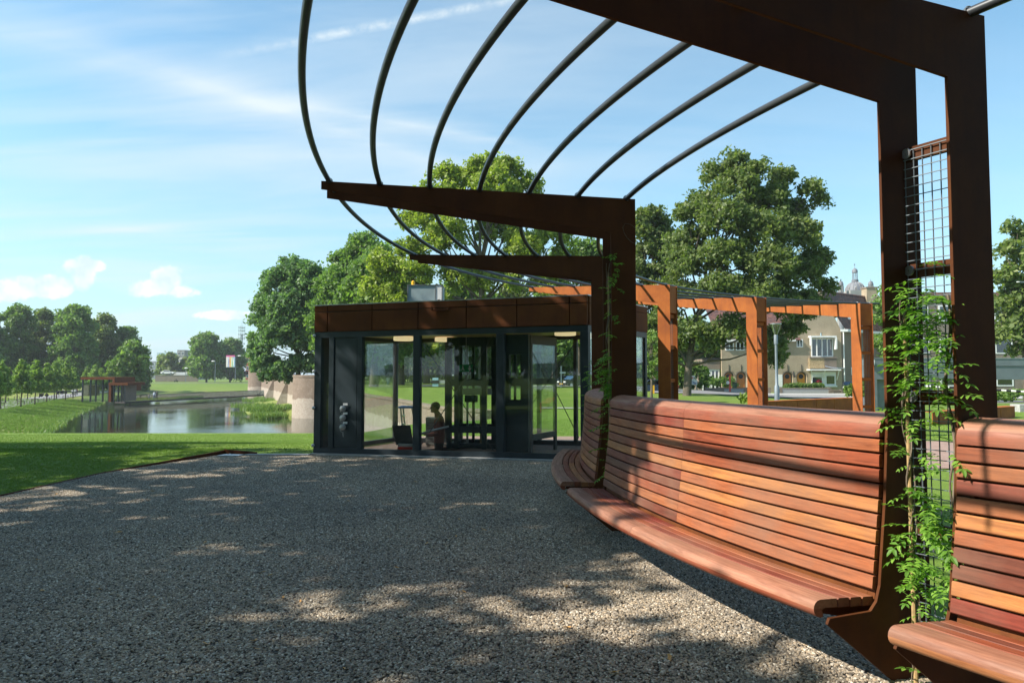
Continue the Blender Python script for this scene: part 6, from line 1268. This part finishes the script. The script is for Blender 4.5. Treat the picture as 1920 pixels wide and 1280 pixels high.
MB().hexa([(A.x,A.y-.03,.40),(B.x,B.y-.03,.40),(B.x,B.y+.5,.40),(A.x,A.y+.5,.40),(A.x,A.y-.03,.42),(B.x,B.y-.03,.42),(B.x,B.y+.5,.42),(A.x,A.y+.5,.42)]).build('top_plate', M['corten'], pw2)
# signs and posts
yp = empty('bollard', at(1223.5,738,62), 'short bright yellow post right of the pavilion', 'post'); c = at(1223.5,738,62); MB().box(c.x-.13, c.x+.13, 61.9, 62.1, c.z-.1, hz(722,62)).build('post', M['yellow'], yp)
ws = empty('notice_board', at(1300,728,72), 'pair of white estate notice boards with a blue wave on posts', 'sign'); c = at(1300,728,72)
MB().box(hx(1293,72), hx(1307,72), 72, 72.05, hz(721,72), hz(711.5,72)).build('board', M['white'], ws); MB().box(hx(1295.5,72), hx(1303,72), 72, 72.05, hz(711,72), hz(704,72)).build('board', M['white'], ws)
wv = [(hx(1294.5+i*1.1,72), 71.992, hz(716.2-1.8*math.sin(i*.55),72)) for i in range(11)]
MB().tube(wv, .035, 5).build('blue_wave', M['blue'], ws); MB().tube([(p[0],p[1],p[2]-.14) for p in wv], .03, 5).build('blue_wave', M['blue'], ws)
MB().box(hx(1296.5,72), hx(1298.5,72), 71.985, 71.999, hz(710,72), hz(706,72)).build('red_mark', M['red'], ws); MB().box(hx(1300,72), hx(1302,72), 71.985, 71.999, hz(709.5,72), hz(707,72)).build('black_mark', M['black'], ws)
for px in (1294.5, 1305.5): MB().tube([(hx(px,72), 72.08, c.z-.3), (hx(px,72), 72.08, hz(704 if px < 1300 else 712,72))], .035, 6).build('post', M['steel'], ws)
op = empty('sign_post', at(1368,727,91), 'orange red upright sign post with a round pale disc before the hedge', 'sign'); MB().box(hx(1366.5,91), hx(1369.5,91), 91, 91.1, hz(727,91)-.5, hz(703,91)).build('post', M['red'], op)
MB().lathe([(.22,0),(.22,-.03),(.01,-.03)], 16, (hx(1363.5,91), 90.9, hz(717,91)), 'y').build('disc', M['steel'], op)
gb = empty('wheelie_bin', at(1377,722,94), 'dark green wheelie bin beside the first arched door', 'bin'); MB().box(hx(1373.5,94.5), hx(1380,94.5), 94.4, 94.9, gz, hz(717.5,94.5)).build('body', plain('bin_green', (.03,.07,.03), .5), gb); MB().box(hx(1373.2,94.5), hx(1380.3,94.5), 94.35, 94.95, hz(717.5,94.5), hz(716.5,94.5)).build('lid', M['black'], gb)
rs = empty('road_sign', at(1052,727,76), 'white direction sign on a white post seen through the right glass pane', 'sign'); c = at(1052,728,76); MB().tube([(c.x,76,c.z-.2), (c.x,76,hz(686,76))], .05, 6).build('post', M['white'], rs); MB().box(c.x-.15, c.x+.5, 75.93, 75.97, hz(700,76), hz(697,76)).build('sign_arm', M['white'], rs)
bg_ = empty('road_barrier', at(814,716,76), 'low black and white road barrier with blue board behind the person', 'barrier'); MB().box(hx(808,76), hx(860,76), 76, 76.2, hz(719,76), hz(712.5,76)).build('beam', M['concrete'], bg_); MB().box(hx(808,76), hx(824,76), 75.96, 75.995, hz(719,76), hz(713,76)).build('black_panel', M['black'], bg_); MB().box(hx(811,76), hx(822,76), 76.0, 76.1, hz(724,76), hz(708,76)).build('board', plain('pale_blue_board', (.35,.55,.65), .5), bg_)
# people beyond the glass
walker(728, 727, 98, (.75,.75,.75), (.5,.6,.7), 'person in white in the park, seen through the left glass pane', 1.0)
# hanging flower pot at the front window
fp = empty('potted_plant', (hx(1534), HD-.2, bay_dn[2]), 'red flowering pot plant in the ground floor window', 'plant'); MB().lathe([(.12,0),(.16,.25)], 10, (hx(1534),HD-.2,bay_dn[2]+.02)).build('pot', M['corten'], fp); link('flowers', quadmesh('flowers', crown([(hx(1534),HD-.2,bay_dn[2]+.5,.3,.2,.25)], .08, 1, .2, .3)), plain('red_petals', (.4,.03,.06), .6), fp)
# white bare-stemmed sapling near the pavilion
b = at(1221, 738, 50); b.z = float(zg(b.x, b.y)); random.seed(77); tree('park_tree', b, 5.2, 2.2, M['leaf_young'], 'slender pale stemmed young tree between the pavilion and the orange post', leaf=.09, clump=.25, per=.5, n=9, low=.35, trunk=.02)
# ------------------------------------------------------------------ climbing plants
def leaflet(vs, fs, c, d, up, L, Wd):     # pointed leaflet folded along its midrib
    d = d.normalized(); s = d.cross(up).normalized(); n = s.cross(d).normalized(); k = len(vs); m1 = c+d*L*.35+n*L*.03; m2 = c+d*L*.75-n*L*.01; t = c+d*L-n*L*.08
    vs += [c, m1+s*Wd*.5+n*Wd*.14, m2+s*Wd*.36+n*Wd*.1, t, m2-s*Wd*.36+n*Wd*.1, m1-s*Wd*.5+n*Wd*.14, m1, m2]
    fs += [(k,k+6,k+1),(k+1,k+6,k+7,k+2),(k+2,k+7,k+3),(k,k+5,k+6),(k+5,k+4,k+7,k+6),(k+4,k+3,k+7)]
def compound(n, L, seed):
    random.seed(seed); vs, fs = [], []; p = Vector((0,0,0)); d = Vector((1,0,.35)); up = Vector((0,0,1)); st = MB(); pts = [p.copy()]
    for i in range(n):
        d = (d+Vector((0,0,-.11))).normalized(); p = p+d*L/n; pts.append(p.copy()); s = d.cross(up).normalized()
        for sg in (-1, 1):
            if i > 0: leaflet(vs, fs, p, (s*sg+d*.55+Vector((0,0,random.uniform(-.25,.1)))), up, L*.27*(1-.25*abs(i/n-.5)), L*.115)
    leaflet(vs, fs, p, d+Vector((0,0,-.1)), up, L*.3, L*.12); mb = MB(); mb.add(vs, fs); mb.tube(pts, L*.006, 4, False)
    me = bpy.data.meshes.new('leaf'); me.from_pydata(mb.v, [], mb.f); me.materials.append(M['leaf_vine']); return me
LEAF = [compound(5, .18, s) for s in (1,2)]+[compound(6, .21, 3), compound(4, .14, 4)]
def put_leaf(root, p, yaw, pitch, sc, rnd):
    o = bpy.data.objects.new('leaf', LEAF[rnd.randrange(4)]); COL.objects.link(o); o.parent = root; o.matrix_parent_inverse = Matrix.Translation(-root.location); o.location = p; o.rotation_euler = (rnd.uniform(-.4,.4), pitch, yaw); o.scale = (sc,)*3
def twine(path, r, turns, off, n=60):
    pts = []; P = [Vector(p) for p in path]
    for i in range(n):
        t = i/(n-1)*(len(P)-1); k = min(int(t), len(P)-2); p = P[k].lerp(P[k+1], t-k); a = turns*6.283*i/n+off; pts.append(p+Vector((math.cos(a)*r, math.sin(a)*r, 0)))
    return pts
def vine(f, label, clusters, z1, seed, stems=2, outward=.05):
    """wisteria-like climber on the mesh of frame f: clusters = [(fraction between plates, z, count, spread, reach)]"""
    rnd = random.Random(seed); a = fpt(f, 1, .19, 0); b = fpt(f, 2, .19, 0); root = empty('climbing_plant', a.lerp(b,.5), label, 'climber', 'climbing plants on the pergola mesh')
    for q, m_ in ((.72, 'cane'), (.10, 'vinewood'))[:stems]:
        p = a.lerp(b, q)+f['u']*.03; path = [p+Vector((0,0,-.05)), p+Vector((.01,.0,z1*.35)), p+Vector((-.01,.01,z1*.7)), p+Vector((.0,.02,z1))]
        if m_ == 'cane':
            ck_ = MB().tube([path[0], path[-1]-Vector((0,0,.1))], [.0125,.009], 8).build('cane', M['cane'], root)
            MB().tube(twine(path, .017, 5, 0), .0045, 6).build('stem', M['vinewood'], root); MB().tube(twine(path, .021, 3.3, 2), .0035, 6).build('stem', M['vinewood'], root)
        else:
            MB().tube(twine(path, .012, 3, 1), .007, 6).build('stem', M['vinewood'], root); MB().tube(twine(path, .02, 4, 3), .005, 6).build('stem', M['vinewood'], root)
    for q, z, n, sp_, reach in clusters:
        for _ in range(n):
            p = a.lerp(b, q+rnd.gauss(0,sp_*.9))+Vector((0,0,z+rnd.gauss(0,sp_)))+f['u']*(outward+rnd.random()*reach*.25-.05); dirn = (f['u']*rnd.uniform(-.1,.6)+f['nrm']*rnd.uniform(-.5,1.1)); yaw = math.atan2(dirn.y, dirn.x); put_leaf(root, p, yaw, rnd.uniform(-.35,.5), .5+.5*rnd.random(), rnd)
    return root
vine(frames[1], 'leafy green climber with bamboo cane growing up the mesh between the two nearest posts', [(.45,1.93,39,0.085,.2),(.6,1.80,44,0.102,.28),(.3,1.72,26,0.085,.2),(.55,1.60,29,0.085,.25),(.25,1.48,10,0.051,.1),(.7,1.36,13,0.060,.2),(.7,1.18,10,0.060,.15),(.2,1.2,6,0.043,.1),(.65,.98,18,0.068,.2),(.4,.88,23,0.068,.2),(.6,.74,31,0.076,.25),(.35,.62,23,0.068,.2),(.55,.50,18,0.068,.2),(.5,.30,9,0.060,.15),(.4,.10,8,0.051,.15)], 2.0, 5)
vine(frames[2], 'climber spilling over the end of the shaded bench at the middle post', [(.5,1.75,14,.12,.25),(.5,1.58,26,.14,.35),(.5,1.42,20,.12,.3),(.6,1.2,14,.12,.25),(.4,1.0,12,.10,.2),(.5,.8,10,.10,.2),(.5,.6,8,.1,.2),(.1,2.1,5,.08,.1),(.1,2.35,7,.10,.1),(.1,2.6,7,.08,.08),(.1,2.8,5,.08,.06)], 2.8, 9)
vine(frames[3], 'dark bushy climber at the post in front of the pavilion corner', [(.5,1.55,20,.16,.5),(.5,1.3,26,.18,.6),(.5,1.0,20,.18,.6),(.5,.7,12,.15,.4),(.5,.4,10,.15,.4)], 1.8, 14)
vine(frames[4], 'sparse climber at the foot of the first orange frame', [(.5,1.0,12,.12,.2),(.5,.7,10,.12,.2)], 1.2, 15, stems=1)
vine(frames[0], 'climber behind the nearest bench, outside the picture', [(.5,1.2,10,.12,.2)], 1.5, 16, stems=1)
# ------------------------------------------------------------------ fallen leaves and litter on the gravel
rnd = random.Random(4); lv = []
def fleaf(seed):
    r_ = random.Random(seed); n = 9; vs = [(0,0,.004)]
    for k in range(n): a = 2*math.pi*k/n; r0 = .022*(1+.25*math.cos(2*a))*(1 if k % 2 else .72); vs.append((r0*1.25*math.cos(a), r0*.8*math.sin(a), .004+r_.uniform(0,.010)))
    vs.append((-.05,0,.002)); return MB().add(vs, [(0,k+1,(k+1)%n+1) for k in range(n)]+[(5,10,6)]).mesh('fallen_leaf')
fm = [fleaf(s) for s in range(4)]
for m_ in fm: m_.materials.append(M['fallen'])
cnt = 0
spots = [(871,1104),(1062,1170),(531,1167),(1406,1250),(1250,1225),(570,1122),(832,935)]
while cnt < 70:
    if cnt < len(spots): px, py = spots[cnt]
    else: px, py = rnd.uniform(20,1560), 880+390*rnd.random()**1.2
    d = EYE*F/(py-702); p = Vector(((px-960)/F*d, d, .010))
    if math.hypot(p.x-CX, p.y-CY) < 10.8 or p.x < -6.3: cnt += 1; continue
    o = bpy.data.objects.new('fallen_leaf', fm[cnt % 4]); COL.objects.link(o); o.location = p; o.rotation_euler = (rnd.uniform(-.3,.3), rnd.uniform(-.3,.3), rnd.uniform(0,6.28)); o.scale = (rnd.uniform(.5,1.05),)*3
    tag(o, 'small dry brown fallen leaf lying on the gravel', 'leaf', 'fallen leaves scattered on the gravel'); cnt += 1
# ------------------------------------------------------------------ haze
HAZE = True
if HAZE:
    hm = bpy.data.materials.new('haze_air'); hm.use_nodes = True; n = hm.node_tree.nodes; n.clear(); o_ = n.new('ShaderNodeOutputMaterial'); v_ = n.new('ShaderNodeVolumePrincipled'); v_.inputs['Density'].default_value = .00022; v_.inputs['Color'].default_value = (.86,.93,1,1); v_.inputs['Anisotropy'].default_value = .2
    hm.node_tree.links.new(v_.outputs[0], o_.inputs['Volume'])
    MB().box(-5000,5000,-5000,5000,-8,75).build('haze', hm, kind='stuff')
